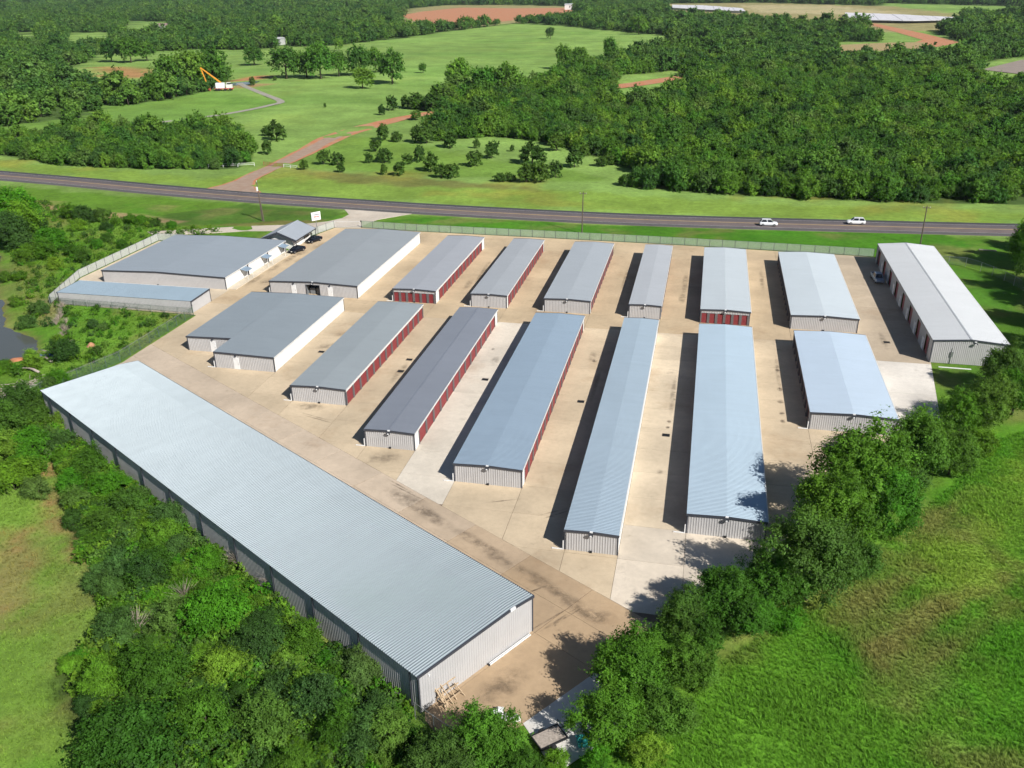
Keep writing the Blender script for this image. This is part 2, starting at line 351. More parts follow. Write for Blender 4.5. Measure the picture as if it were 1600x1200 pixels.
THICKET = [(-34.8,54.3,3.0,2.3),(-60.1,75.9,3.0,1.9),(-36.1,60.0,2.5,2.3),(-24.7,47.4,1.0,0.9),(-70.0,75.0,1.1,1.2),(-31.0,58.4,1.9,1.2),(-46.8,50.7,2.1,2.3),(-41.2,50.2,1.8,0.9),(-54.6,55.9,0.8,0.9),(-58.3,69.8,1.9,1.2),(-69.8,77.6,1.1,1.2),(-41.9,45.1,1.9,1.2),(-81.7,88.0,2.1,1.9),(-75.5,80.1,3.0,1.5),(-84.3,91.9,1.2,0.9),(-53.0,66.5,1.7,1.9),(-49.7,62.9,1.3,1.2),(-43.2,48.6,1.4,0.9),(-52.0,71.4,2.5,1.9),(-45.1,58.0,1.7,1.5),(-26.3,46.1,1.6,1.2),(-42.8,60.3,1.4,1.5),(-20.1,48.3,2.1,1.9),(-39.2,59.4,1.6,1.2),(-56.9,73.8,2.4,1.5),(-33.9,50.2,1.1,1.2),(-78.2,86.9,4.6,2.3),(-53.4,63.2,1.6,1.2),(-51.7,52.4,3.8,1.9),(-30.8,53.8,4.6,2.3),(-44.9,61.1,1.0,0.9),(-65.7,76.1,1.6,1.2),(-44.4,64.7,1.9,1.2),(-48.9,53.3,1.0,0.9),(-41.2,56.7,3.0,2.3),(-41.1,63.6,2.1,2.3),(-21.8,52.6,1.7,1.5),(-56.5,62.0,2.1,1.9),(-73.2,84.0,3.0,2.3),(-50.2,49.7,1.8,0.9),(-50.8,56.7,1.2,0.9),(-69.6,81.2,1.0,0.9),(-52.2,61.0,1.3,1.2),(-55.1,58.4,1.7,1.5),(-63.1,78.5,2.1,1.9),(-63.0,70.7,1.1,1.2),(-67.1,80.0,1.7,1.9),(-81.1,91.2,1.4,0.9),(-65.6,78.0,1.8,0.9),(-48.0,57.1,1.4,1.5),(-77.9,83.6,1.3,1.2),(-86.1,92.6,1.1,1.2),(-60.7,70.2,0.8,0.9),(-49.3,55.2,0.8,0.9),(-39.9,52.3,2.4,1.5),(-29.8,47.4,3.0,1.5),(-44.9,54.8,1.1,1.2),(-27.5,47.8,1.2,0.9),(-63.9,72.9,1.3,1.2),(-49.3,48.2,1.2,0.9),(-49.0,66.1,2.5,2.3),(-47.6,60.6,1.4,0.9),(-22.6,49.7,1.4,0.9),(-56.7,67.4,3.8,1.9),(-31.1,49.8,1.1,1.2),(-40.5,42.4,1.7,1.5),(-67.9,77.6,1.0,0.9),(-42.8,54.4,1.8,0.9),(-61.0,67.9,3.0,1.5),(-67.9,82.8,2.4,1.2),(-63.3,75.3,1.4,1.5),(-25.0,54.8,2.4,1.5),(-46.2,59.8,1.4,0.9),(-25.4,51.5,3.0,2.3),(-75.4,85.8,1.0,0.9),(-31.9,47.1,1.8,0.9),(-71.9,79.3,1.1,1.2),(-67.8,73.5,1.6,1.2),(-56.8,64.5,1.0,0.9),(-47.5,46.9,1.4,0.9),(-50.9,58.7,1.8,0.9),(-32.5,59.8,1.9,1.2),(-36.8,51.5,1.9,1.2),(-56.7,55.8,1.4,1.5),(-29.4,51.2,1.0,0.9),(-43.8,46.7,2.4,1.2),(-59.7,65.1,3.0,1.5),(-50.7,68.6,1.0,0.9),(-54.3,53.2,1.2,0.9),(-33.7,56.9,0.8,0.9),(-46.0,67.0,1.8,0.9),(-37.1,63.0,1.2,0.9),(-27.7,56.1,1.3,1.2),(-59.4,72.6,2.4,1.5),(-73.1,76.3,2.4,1.2),(-52.5,57.6,1.1,1.2),(-43.8,51.4,1.6,1.2),(-55.1,65.0,1.8,0.9),(-47.5,63.4,2.4,1.2),(-44.7,44.5,2.4,1.2),(-84.2,88.8,0.8,0.9),(-55.5,70.9,1.8,0.9),(-46.7,54.9,1.0,0.9),(-22.0,46.1,1.6,1.2),(-71.1,81.8,1.8,0.9),(-73.0,80.9,0.8,0.9),(-65.5,71.1,1.0,0.9),(-54.1,69.3,2.4,1.2),(-38.4,56.6,1.2,0.9),(-43.2,66.5,1.8,0.9),(-47.6,69.2,1.6,1.2),(-42.9,43.0,1.6,1.2),(-87.9,95.3,1.2,0.9),(-36.5,57.0,1.3,1.2),(-29.7,56.3,1.4,0.9),(-79.3,90.1,1.3,1.2),(-74.0,77.9,0.8,0.9),(-28.6,44.6,1.9,1.2),(-57.0,71.3,1.0,0.9),(-28.2,49.7,1.4,0.9),(-37.4,55.3,1.0,0.9),(-51.6,55.2,1.2,0.9),(-51.4,64.1,1.0,0.9),(-49.8,60.1,1.0,0.9),(-70.0,84.3,1.0,0.9),(-46.4,61.8,1.8,0.9),(-27.7,53.3,1.8,0.9),(-61.7,74.0,1.0,0.9),(-68.2,75.6,1.8,0.9),(-80.7,84.9,1.0,0.9),(-69.6,73.1,0.8,0.9),(-77.6,81.6,0.8,0.9),(-82.9,90.4,0.8,0.9),(-19.9,51.0,2.4,1.2),(-46.3,45.6,1.8,0.9),(-73.8,87.0,1.4,0.9),(-85.5,90.2,1.6,1.2),(-76.0,82.5,1.2,0.9),(-53.4,54.6,1.2,0.9),(-38.7,54.2,1.8,0.9),(-24.1,45.9,0.8,0.9),(-55.3,72.5,1.4,0.9)]
BRUSH = [(-189.2,206.7,9.8,6.1),(-176.1,194.2,8.1,5.1),(-172.2,183.8,8.8,5.5),(-159.6,183.6,6.2,3.9),(-169.0,182.8,5.7,3.6),(-177.3,201.2,4.5,2.8),(-176.7,213.0,4.1,2.6),(-169.4,209.4,4.6,2.9),(-165.5,211.8,3.7,2.3),(-158.6,208.1,2.5,1.6),(-158.3,203.4,2.5,1.6),(-155.1,210.2,2.8,1.8),(-152.3,210.6,2.6,1.6),(-141.3,208.1,2.2,1.4),(-146.9,209.2,2.3,1.4),(-166.0,201.9,3.3,2.1),(-156.0,176.8,4.5,2.8),(-159.4,174.3,4.0,2.5),(-151.5,180.1,3.0,1.9),(-149.4,187.0,2.6,1.6),(-151.0,193.1,2.4,1.5),(-144.8,175.8,3.0,1.8),(-148.3,170.1,2.9,1.8),(-143.2,188.5,2.3,1.5),(-109.3,122.6,4.0,2.5),(-102.8,112.3,3.1,1.9),(-113.0,118.8,2.9,1.8),(-114.5,137.4,1.8,1.1),(-111.7,136.4,1.6,1.0),(-115.6,128.6,1.9,1.2),(-102.3,103.2,4.8,3.0),(-97.7,94.9,5.1,3.2),(-91.0,91.2,4.1,2.5),(-86.5,82.7,4.6,2.9),(-97.3,100.9,3.5,2.2),(-82.4,81.6,2.9,1.8),(-87.8,92.9,2.9,1.8),(-91.7,99.4,2.8,1.7),(-116.4,115.8,2.5,1.6),(-130.3,142.2,2.9,1.8),(-127.8,135.4,2.8,1.8),(-138.6,145.7,2.1,1.3),(-153.5,160.2,2.3,1.5),(-150.3,160.8,2.3,1.5),(-105.6,126.1,1.7,1.0),(-87.9,86.7,3.6,2.3),(-92.9,89.0,4.0,2.5),(-103.2,110.4,2.4,1.5)]
OAKS = [(-284.4,578.3,20.6,10.5),(-273.6,587.5,17.5,8.8),(-260.1,580.4,22.7,9.1),(-254.2,597.6,16.8,7.1),(-241.2,603.0,19.6,8.5),(-237.3,625.5,16.4,6.9),(-210.4,529.3,12.4,6.7),(-200.3,554.9,20.5,9.4),(-152.6,541.8,16.5,8.3),(-174.2,986.3,12.2,4.8),(-344.2,814.4,11.9,4.2),(-356.6,672.0,13.8,8.1),(-86.6,1062.7,20.4,9.4),(-201.7,623.8,6.7,3.0),(-319.3,495.3,21.1,10.1),(-312.7,505.8,23.9,11.8),(-309.3,526.6,23.8,10.2),(-311.2,465.8,13.8,6.6),(-476.9,687.1,20.2,10.7),(-498.3,691.7,18.1,8.1),(-473.9,705.4,14.9,7.7),(-124.7,494.6,16.5,8.3),(-114.1,501.5,17.4,9.0),(-141.4,498.6,11.4,7.3),(-78.3,701.0,19.3,5.8),(-106.8,658.8,16.5,6.9),(-39.1,855.4,18.2,8.7),(-101.1,699.5,12.3,7.3)]
CEDARS = [(-177.4,345.2,8.5,4.0),(-187.2,355.3,4.4,2.1),(-166.4,314.5,5.7,2.2),(-198.3,443.8,2.5,0.8),(-139.4,288.7,3.6,1.6),(-136.1,298.5,5.4,2.3),(-130.5,298.2,4.9,2.3),(-124.4,286.4,3.5,1.3),(-120.9,304.4,3.9,1.5),(-115.6,306.4,5.4,3.1),(-108.3,285.6,3.9,1.2),(-102.7,285.4,4.6,2.4),(-126.8,327.0,5.2,2.3),(-159.0,422.7,5.3,1.9),(-159.3,438.7,7.5,2.9),(-132.7,351.4,7.3,2.7),(-125.8,349.2,4.4,2.4),(-106.0,304.2,3.9,2.1),(-103.3,309.5,6.4,2.1),(-93.9,293.3,7.0,2.7),(-87.1,283.5,5.0,2.4),(-83.4,284.1,5.0,2.4),(-99.8,337.9,6.9,3.0),(-112.0,346.5,7.6,3.4),(-116.8,348.9,7.2,2.6),(-89.2,339.4,4.0,1.4),(-78.2,319.4,6.5,2.6),(-80.9,304.4,5.7,2.7),(-66.0,280.6,2.9,2.3),(-63.1,282.1,2.9,2.1),(-61.2,310.9,8.2,4.4),(-57.5,281.0,6.6,2.9),(-52.7,281.7,7.0,3.1),(-49.1,289.4,6.1,2.1),(-45.4,307.4,7.1,2.9),(-56.8,337.0,7.2,3.1),(-44.4,328.2,4.5,1.8),(-36.3,311.0,3.6,2.3),(-33.2,313.8,4.1,2.3),(-25.4,281.1,3.9,2.1),(-73.9,334.6,2.6,1.0),(-307.0,530.4,3.4,1.6),(-289.3,539.3,5.6,2.1),(-286.9,566.0,3.1,1.3),(-136.8,408.4,4.5,3.0),(-137.3,441.3,8.9,5.9),(-148.6,444.8,8.3,4.9),(-155.5,448.8,6.3,3.0),(-135.5,458.6,9.2,5.1),(-175.9,321.4,3.7,1.8),(-170.2,304.7,3.5,1.9)]
WOOD_LEFT = [(-292.8,300.4),(-271.5,296.6),(-232.4,283.0),(-204.5,281.2),(-179.7,282.6),(-165.2,288.2),(-167.0,302.6),(-185.2,334.8),(-202.2,356.7),(-227.1,362.2),(-256.5,367.5),(-277.9,364.7),(-278.3,343.0),(-300.0,330.0),(-325.6,336.6)]
WOOD_WEST = [(-335.7,347.8),(-325.9,360.4),(-320.1,379.1),(-306.0,393.7),(-325.8,436.7),(-312.8,440.8),(-303.0,463.8),(-302.2,510.2),(-318.4,559.3),(-340.6,586.1),(-349.1,537.3),(-329.6,491.1),(-349.9,476.5),(-388.1,504.9),(-445.5,568.6),(-504.4,609.7),(-521.0,589.2),(-544.6,578.0)]
WOOD_EAST = [(-23.2,279.5),(-0.1,273.1),(37.0,269.7),(89.8,273.4),(115.1,275.2),(383.4,1016.0),(38.6,996.8),(-6.0,939.3),(-8.0,871.8),(-42.3,811.8),(-67.7,758.5),(-82.8,690.2),(-102.4,631.6),(-106.8,582.1),(-115.6,525.7),(-132.7,508.5),(-145.3,492.4),(-148.6,444.8),(-131.3,432.8),(-122.7,414.3),(-122.1,379.7),(-107.7,353.2),(-92.0,366.6),(-68.4,358.6),(-52.6,341.8),(-37.9,324.1),(-22.1,303.0)]
WOOD_FAR = [(-4017.2,4316.8),(-547.2,568.7),(-524.8,593.6),(-511.9,619.0),(-508.8,656.3),(-525.9,708.6),(-480.8,692.8),(-496.5,749.9),(-507.3,832.5),(-445.2,826.4),(-438.8,843.0),(-378.0,887.6),(-347.1,996.6),(-332.9,1104.2),(-288.7,1317.8),(-226.0,1278.9),(-87.1,1086.6),(-55.9,1050.8),(-6.3,967.2),(38.3,986.9),(376.5,997.0),(892.2,2421.2)]
CLEARINGS = [[(-727.6,851.8),(-695.5,852.7),(-919.4,1131.5),(-958.3,1132.5)],[(-642.5,819.6),(-584.2,821.6),(-790.8,1113.9),(-863.6,1115.5)],[(-700.2,996.4),(-614.5,973.9),(-898.3,1421.2),(-1020.9,1476.8)],[(-406.4,1161.4),(-342.6,1145.1),(-287.0,1336.0),(-210.7,1428.3),(-315.8,2069.4),(-472.6,2194.9),(-650.0,2236.9),(-669.8,1978.0)],[(-77.8,1436.9),(40.5,1313.3),(129.8,1144.0),(186.6,1104.9),(273.3,1139.3),(356.2,1520.0),(329.7,1928.2),(79.3,2248.2),(-121.3,2203.7)],[(147.0,1059.5),(163.3,861.7),(150.2,747.2),(175.6,748.6),(225.3,925.4),(239.1,1153.2),(214.0,1301.3)],[(85.2,732.5),(152.0,747.3),(197.9,959.6),(111.2,940.8)],[(149.3,584.1),(173.9,573.4),(224.9,578.3),(297.0,777.5),(233.4,785.8),(189.7,728.3)],[(-51.5,475.7),(-17.6,511.8),(-13.3,575.8),(-23.7,655.6),(-64.4,617.5)],[(253.1,1580.5),(413.7,1429.1),(540.6,1882.0),(337.8,2130.2)],[(-368.8,730.1),(-357.4,743.5),(-478.7,996.5),(-502.6,996.5)],[(-366.1,481.0),(-320.7,492.0),(-439.5,677.8),(-514.7,684.7)],[(-481.6,631.5),(-409.6,668.5),(-502.5,824.4),(-573.7,775.0)],[(-128.8,435.4),(-118.9,448.2),(-126.9,472.4),(-135.9,466.2)]]

# ------------------------------------------------------------------ the ground
APRON = [(-98.2,147.2),(-98.4,123.3),(-101.5,113.5),(-96.3,102.6),(-21.5,56.9),(-21.0,55.4),(-17.8,52.6),(-11.6,57.0),(-7,63.5),(-3,70.5),(3,78),(10.5,87),(21,104),(31,117),(37.4,127.5),(40.3,148.8),
         (40.3,212.2),(-6.9,214.6),(-39.4,215.4),(-74,216.0),(-90,217.2),(-97.1,215.8),(-99.9,206),(-99.0,193.4),(-130.4,193.2),(-137.6,196),(-137.6,164.7),(-132.4,148.4),(-98.7,147.5)]
CREEK = [(-260,240),(-215,215),(-169.2,180),(-164,174),(-151.5,159.3),(-138.2,145.5),(-132.5,138.5),(-128.5,136.0),(-125.6,135.2),(-120,133),(-113.9,125.2),(-115.5,119.8),(-119.3,117.2),(-126,112),(-136,113),(-150,128),(-172,150),(-200,180),(-260,215)]
ROAD_C = [(-900,395),(-600,332),(-420,295),(-330,276.5),(-280,269),(-242.8,262.9),(-208.5,257.6),(-174.7,251.4),(-135.7,245.7),(-102.8,242.3),(-72.2,239.8),(-25.5,238.0),(9,239.0),(42,240.9),(81.5,243.6),(140,249),(300,266),(700,310)]
GRASS_PASTURE, GRASS_VERGE, GRASS_LAWN = (.20,.315,.075), (.195,.30,.05), (.065,.19,.014)
SOIL_RED, SOIL_TAN = (.42,.175,.09), (.36,.24,.14)
REGIONS = [  # polygon, colour, edge softness (m), amount
    ([(-400,0),(-400,262),(-250,250),(-100,233),(-25,229.8),(90,235),(300,250),(300,0)], (.11,.22,.024), 3, 1.0),
    ([(-400,296),(-330,284),(-243,270),(-175,258.5),(-100,249.5),(-25,245.2),(42,247.5),(85,251),(300,270),(300,285),(85,264),(20,263),(-30,268),(-90,276),(-140,283),(-170,270),(-243,285),(-330,300)], GRASS_VERGE, 6, 1.0),
    ([(-130,276),(-142,288),(-90,281),(-55,274),(-50,268),(-100,268)], (.15,.145,.045), 5, .8),
    ([(-90,218.5),(-74,217.5),(-39,216.6),(40,213.5),(66,226),(60,236),(-25,230.4),(-70,233),(-85,226)], GRASS_LAWN, 1.2, 1.0),
    ([(-104,234.5),(-101,230),(-101,225),(-110,219),(-122,216),(-150,209),(-152,222),(-135,238)], (.075,.15,.022), 2.0, 1.0),
    ([(-118,213),(-108,216.5),(-102,223),(-108,222),(-122,218),(-140,211.5)], (.20,.13,.06), 1.5, .55),
    ([(41,149),(53,149),(53,209),(62,206),(72,196),(75,150),(60,120),(45,140)], (.075,.175,.018), 2, 1.0),
    ([(-204.8,229.1),(-189,225.4),(-172.9,222),(-142,215.9),(-143.6,212.1),(-169.9,216),(-194.9,223.4)], SOIL_TAN, 1.5, .75),
    ([(54,208),(60,206),(70,190),(60,178),(54,180)], (.07,.19,.018), 3, .7),
    ([(-142,196),(-142,166),(-136,147),(-100,146),(-100,122),(-106,112),(-116,122),(-122,134),(-136,148),(-160,176),(-160,205)], (.13,.25,.028), 3, .9),
    ([(-131,152),(-122,138),(-126,136),(-139,150)], (.20,.17,.09), 2.5, .7),
    ([(-60,0),(-140,60),(-120,112),(-100,103),(-60,78),(-22,54),(-22,0)], (.055,.10,.020), 4, 1.0),
    ([(-120,20),(-40,36),(-45,44.5),(-52,48.5),(-57.5,53),(-59,57),(-57.5,60.5),(-61,64.5),(-64,69),(-70,72.5),(-75,79.8),(-79.5,83.5),(-85,88.5),(-91,92.5),(-101,98.5),(-115,95),(-140,60)], (.175,.30,.045), 1.5, .95),
    ([(-83,96),(-88,94),(-86,86),(-81,88)], (.36,.20,.10), 1.2, .7),
    ([(-79,79),(-83,81),(-81,88),(-76,85)], (.36,.22,.12), 1.5, .6),
    ([(-77.5,70.3),(-73,70),(-68.5,62),(-69.5,57.5),(-76,64)], (.33,.20,.11), 3.5, .5),
    ([(-60.5,45),(-57,45),(-57,43),(-60,43)], (.33,.20,.11), 1.5, .5),
    ([(-84,84),(-77,81),(-72.5,74.5),(-75.5,73.5),(-80,78)], (.36,.21,.11), 2.0, .55),
    ([(-40.5,48.6),(-35.6,50),(-31.4,45.6),(-39,44)], (.42,.21,.11), 1.0, .8),
    ([(-40,47),(-37,44),(-33,47),(-36,49)], (.40,.20,.11), .8, .9),
    ([(-20,-20),(-9,50),(0,60),(6,69),(15,80),(24,95),(34,108),(44,124),(60,135),(90,150),(200,140),(200,-20)], (.118,.285,.023), 3, 1.0),
    ([(20,71),(25,76),(31,83),(36,88),(34,89),(29,84),(23,78),(19,73)], (.30,.21,.09), 2.2, .6),
    ([(17,75),(21,80),(26,85),(25,87),(20,82),(15,76)], (.26,.20,.08), 1.8, .5),
    ([(24,70),(30,76),(36,83),(35,84),(29,78),(23,72)], (.26,.22,.08), 1.8, .45),
    ([(27,92),(33,99),(40,107),(38,108),(31,101),(25,93)], (.30,.33,.09), 1.5, .6),
    ([(32,92),(38,98),(46,108),(44,108),(36,100),(31,94)], (.28,.31,.08), 1.5, .6),
    ([(5,68),(9,72),(15,79),(22,87),(21,88),(13,80),(7,73),(3,69)], (.28,.30,.09), 1.2, .6),
    ([(24,88),(32,98),(40,110),(48,118),(52,112),(42,98),(30,84)], (.22,.345,.045), 4, .9),
    ([(7,71),(14,79),(22,88),(21,90),(12,81),(5,73)], (.25,.34,.055), 2.5, .8),
    ([(-317,597),(-300,594),(-302,569),(-323,555)], SOIL_RED, 5, .9),
    ([(-432,578),(-381,578),(-426,641),(-480,653)], SOIL_RED, 12, .8),
    ([(-285,520),(-308,540),(-300,552),(-280,545)], (.33,.18,.10), 4, .8),
    ([(-142,292),(-150,300),(-152,355),(-140,360),(-80,320),(-40,300),(-30,285),(-80,285)], (.15,.26,.04), 6, .8),
    ([(-290,510),(-240,470),(-225,455),(-232,400),(-330,330),(-430,340),(-400,480)], (.14,.27,.045), 12, .7),
]
for P_ in CLEARINGS[3:5]: REGIONS.append((P_, (.30,.25,.12), 20, .9))
REGIONS.append(([(47,2072),(212,2033),(289,1680),(264,1531),(71,1658)], (.42,.36,.2), 30, .9))
WOODS = [WOOD_LEFT, WOOD_WEST, WOOD_EAST, WOOD_FAR]
def ground_colour(X, Y):
    C = np.empty(X.shape + (3,)); C[:] = GRASS_PASTURE
    w1 = fbm(X, Y, 18, 3); w2 = fbm(X, Y, 90, 11)
    C *= (1 + .5 * (w2 - .5))[..., None]
    wob = (fbm(X, Y, 6, 5) - .5)
    far = Y > 250
    for P, c, soft, amt in REGIONS:
        xs = [p[0] for p in P]; ys = [p[1] for p in P]; m = soft * 2
        k = (X > min(xs) - m) & (X < max(xs) + m) & (Y > min(ys) - m) & (Y < max(ys) + m)
        if not k.any(): continue
        d = sdf(X[k], Y[k], P) + wob[k] * soft * 2.2
        a = (1 - smooth01(-soft * .5, soft * .5, d)) * amt
        C[k] = C[k] * (1 - a[:, None]) + np.array(c) * a[:, None]
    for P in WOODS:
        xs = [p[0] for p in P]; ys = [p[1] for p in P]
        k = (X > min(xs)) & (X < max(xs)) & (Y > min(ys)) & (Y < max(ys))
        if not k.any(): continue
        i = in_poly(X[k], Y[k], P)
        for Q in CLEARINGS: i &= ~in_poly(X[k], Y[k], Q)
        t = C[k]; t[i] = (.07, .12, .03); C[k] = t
    near = (Y < 232)
    # dry straw, lush and weedy patches of the rough grass
    dry = smooth01(.52, .72, fbm(X, Y, 9, 21)) * near * .55
    C = C * (1 - dry[..., None]) + np.array((.20, .19, .065)) * dry[..., None] * np.clip(C.sum(-1) / .28, .4, 1.1)[..., None]
    lush = smooth01(.55, .70, fbm(X, Y, 7, 33)) * near * .5
    C = C * (1 - lush[..., None]) + C * np.array((.62, .95, .6)) * lush[..., None]
    bare = smooth01(.60, .74, fbm(X, Y, 11, 45)) * near * .65 * (X < -15) * (Y < 112)
    C = C * (1 - bare[..., None]) + np.array((.34, .19, .10)) * bare[..., None]
    yel = smooth01(.58, .75, fbm(X, Y, 22, 57)) * far * (Y < 300) * .5
    C = C * (1 - yel[..., None]) + np.array((.27, .25, .05)) * yel[..., None]
    dk = smooth01(.55, .75, fbm(X * .45, Y, 40, 61)) * far * .4
    C = C * (1 - dk[..., None]) + C * np.array((.62, .8, .6)) * dk[..., None]
    return C
def spaced(a, b, n): return list(np.linspace(a, b, n, endpoint=False))
def grow(start, step, end, ratio):
    out = []; x = start; s = step; sg = 1 if end > start else -1
    while (x - end) * sg < 0: x += s * sg; s *= ratio; out.append(x)
    return out
gx = np.array(sorted(grow(-215, 1.8, -14000, 1.06)) + spaced(-215, 95, 195) + [95] + grow(95, 1.8, 14000, 1.06))
gy = np.array(sorted(grow(28, 3, -9000, 1.35)) + spaced(28, 290, 165) + [290] + grow(290, 1.8, 14000, 1.028))
GX, GY = np.meshgrid(gx, gy)
dA = sdf(GX, GY, APRON); dR = seg_dist(GX, GY, ROAD_C, False)
rise = np.clip(np.minimum(dA - 1.5, dR - 9) / 8, 0, 1)
GZ = -.06 + rise * (fbm(GX, GY, 12, 71) - .55) * .7 * (np.hypot(GX, GY) < 700)
dC = sdf(GX, GY, CREEK) + 3.2 + (fbm(GX, GY, 5, 72) - .5) * 2.5
GZ = np.where(dC < 2.2, np.minimum(GZ, -.2 - 1.3 * (1 - smooth01(-2.5, 2.2, dC))), GZ)
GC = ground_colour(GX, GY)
mud = (1 - smooth01(-.5, 1.6, dC))[..., None]; GC = GC * (1 - mud) + np.array((.19, .125, .07)) * mud
def grid_mesh(name, X, Y, Z, C, mat):
    ny, nx = X.shape; me = bpy.data.meshes.new(name)
    idx = np.arange(nx * ny).reshape(ny, nx)
    q = np.stack([idx[:-1, :-1], idx[:-1, 1:], idx[1:, 1:], idx[1:, :-1]], -1).reshape(-1, 4)
    me.vertices.add(nx * ny); me.vertices.foreach_set('co', np.stack([X, Y, Z], -1).astype(np.float32).ravel())
    me.loops.add(q.size); me.loops.foreach_set('vertex_index', q.astype(np.int32).ravel())
    me.polygons.add(len(q)); me.polygons.foreach_set('loop_start', np.arange(0, q.size, 4, dtype=np.int32))
    me.polygons.foreach_set('loop_total', np.full(len(q), 4, np.int32))
    me.update(); me.validate()
    a = me.color_attributes.new('col', 'FLOAT_COLOR', 'POINT')
    a.data.foreach_set('color', np.concatenate([C, np.ones(C.shape[:-1] + (1,))], -1).astype(np.float32).ravel())
    me.polygons.foreach_set('use_smooth', np.ones(len(q), bool)); me.materials.append(MATS[mat]); return me
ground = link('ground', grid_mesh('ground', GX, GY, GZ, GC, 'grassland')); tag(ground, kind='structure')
def ground_z(x, y):
    i = min(max(int(np.searchsorted(gx, x)) - 1, 0), len(gx) - 2); j = min(max(int(np.searchsorted(gy, y)) - 1, 0), len(gy) - 2)
    return float(min(GZ[j, i], GZ[j, i + 1], GZ[j + 1, i], GZ[j + 1, i + 1]))

w_ = MB(); w_.quad(*[(x, y, -.62) for x, y in [(-280,250),(-280,205),(-200,170),(-150,118),(-130,104),(-108,118),(-110,134),(-130,145),(-160,190)][::-1]])
tag(w_.build('creek_water', 'creek_water'), kind='structure')

# ------------------------------------------------------------------ strips: highway, tracks, drive
def offset_line(P, d):
    out = []
    for i, (x, y) in enumerate(P):
        a = P[max(i - 1, 0)]; b = P[min(i + 1, len(P) - 1)]; dx, dy = b[0] - a[0], b[1] - a[1]; L = math.hypot(dx, dy)
        out.append((x - dy / L * d, y + dx / L * d))
    return out
def refine(P, step=6.0):
    """Catmull-Rom through the points"""
    out = []
    for i in range(len(P) - 1):
        p0, p1, p2, p3 = P[max(i - 1, 0)], P[i], P[i + 1], P[min(i + 2, len(P) - 1)]
        n = max(2, int(math.dist(p1, p2) / step))
        for k in range(n):
            t = k / n
            out.append(tuple(.5 * (2 * p1[j] + (p2[j] - p0[j]) * t + (2 * p0[j] - 5 * p1[j] + 4 * p2[j] - p3[j]) * t * t + (3 * p1[j] - p0[j] - 3 * p2[j] + p3[j]) * t ** 3) for j in (0, 1)))
    return out + [P[-1]]
RC = refine(ROAD_C)
offs = [-6.6, -6.3, -4.2, -3.8, -2.6, -.7, -.5, .5, .7, 2.6, 3.8, 4.3, 6.3, 6.6]
cols = [(.20,.15,.10), (.085,.08,.08), (.085,.08,.08), (.13,.105,.10), (.15,.115,.11), (.13,.105,.10), (.20,.155,.13), (.20,.155,.13), (.115,.095,.095), (.10,.085,.09), (.10,.085,.09), (.055,.053,.058), (.055,.053,.058), (.20,.16,.10)]
L_ = [offset_line(RC, d) for d in offs]
X = np.array([[p[0] for p in l] for l in L_]); Y = np.array([[p[1] for p in l] for l in L_])
Z = np.full(X.shape, .03); Z[0] = Z[-1] = -.1; Z[1] = Z[-2] = .02
Cc = np.repeat(np.array(cols)[:, None, :], X.shape[1], 1)
highway = link('highway', grid_mesh('highway', X, Y, Z, Cc, 'asphalt')); tag(highway, kind='structure')
def strip(name, line, width, z, mat, parent=None, kind=None):
    a, b = offset_line(line, width / 2), offset_line(line, -width / 2); m = MB()
    for i in range(len(line) - 1):
        m.quad((*b[i], z), (*b[i + 1], z), (*a[i + 1], z), (*a[i], z))
    o = m.build(name, mat, parent)
    if kind: tag(o, kind=kind)
    return o
vis = [p for p in RC if -300 < p[0] < 170]
for d in (-.16, .16): strip('centre_line', offset_line(vis, d), .13, .036, 'line_yellow', highway)
for d in (-3.95, 3.95): strip('edge_line', offset_line(vis, d), .13, .036, 'line_white', highway)

tr = refine([(-149, 250.5),(-150.5,262),(-152.3,275),(-152.6,296),(-154,325),(-156,360),(-150,395),(-139.7,425),(-118,462),(-100,500)])
def vstrip(name, line, wfun, z, mat, parent=None):
    m = MB()
    L = [offset_line(line, 1)[i] for i in range(len(line))]
    a = []; b = []
    for i, p in enumerate(line):
        n = (L[i][0] - p[0], L[i][1] - p[1]); w = wfun(p, i)
        a.append((p[0] + n[0] * w, p[1] + n[1] * w)); b.append((p[0] - n[0] * w, p[1] - n[1] * w))
    for i in range(len(line) - 1): m.quad((*b[i], z), (*b[i + 1], z), (*a[i + 1], z), (*a[i], z))
    return m.build(name, mat, parent)
rng = random.Random(5)
flare = lambda y: 9 * max(0, (270 - y) / 20) ** 1.6
t1 = vstrip('dirt_track', tr, lambda p, i: 3.3 + .9 * min(1, max(0, (p[1] - 300) / 40)) + 1.8 * math.exp(-((p[1] - 360) / 45) ** 2) + flare(p[1]) + rng.uniform(-.4, .4), .012, 'red_clay'); tag(t1, kind='structure')
vstrip('track_surface', [p for p in tr if p[1] < 372], lambda p, i: 3.1 + flare(p[1]) * .9 + rng.uniform(-.4, .4), .022, 'pale_track', t1)
ln = refine([(-304, 549),(-290,531),(-272,510),(-252,487),(-238,471),(-231.5,460),(-232.5,450),(-235,432),(-243,408),(-262,380),(-290,350)])
lane = vstrip('farm_lane', ln, lambda p, i: 2.1, .02, 'grey_track'); tag(lane, kind='structure')

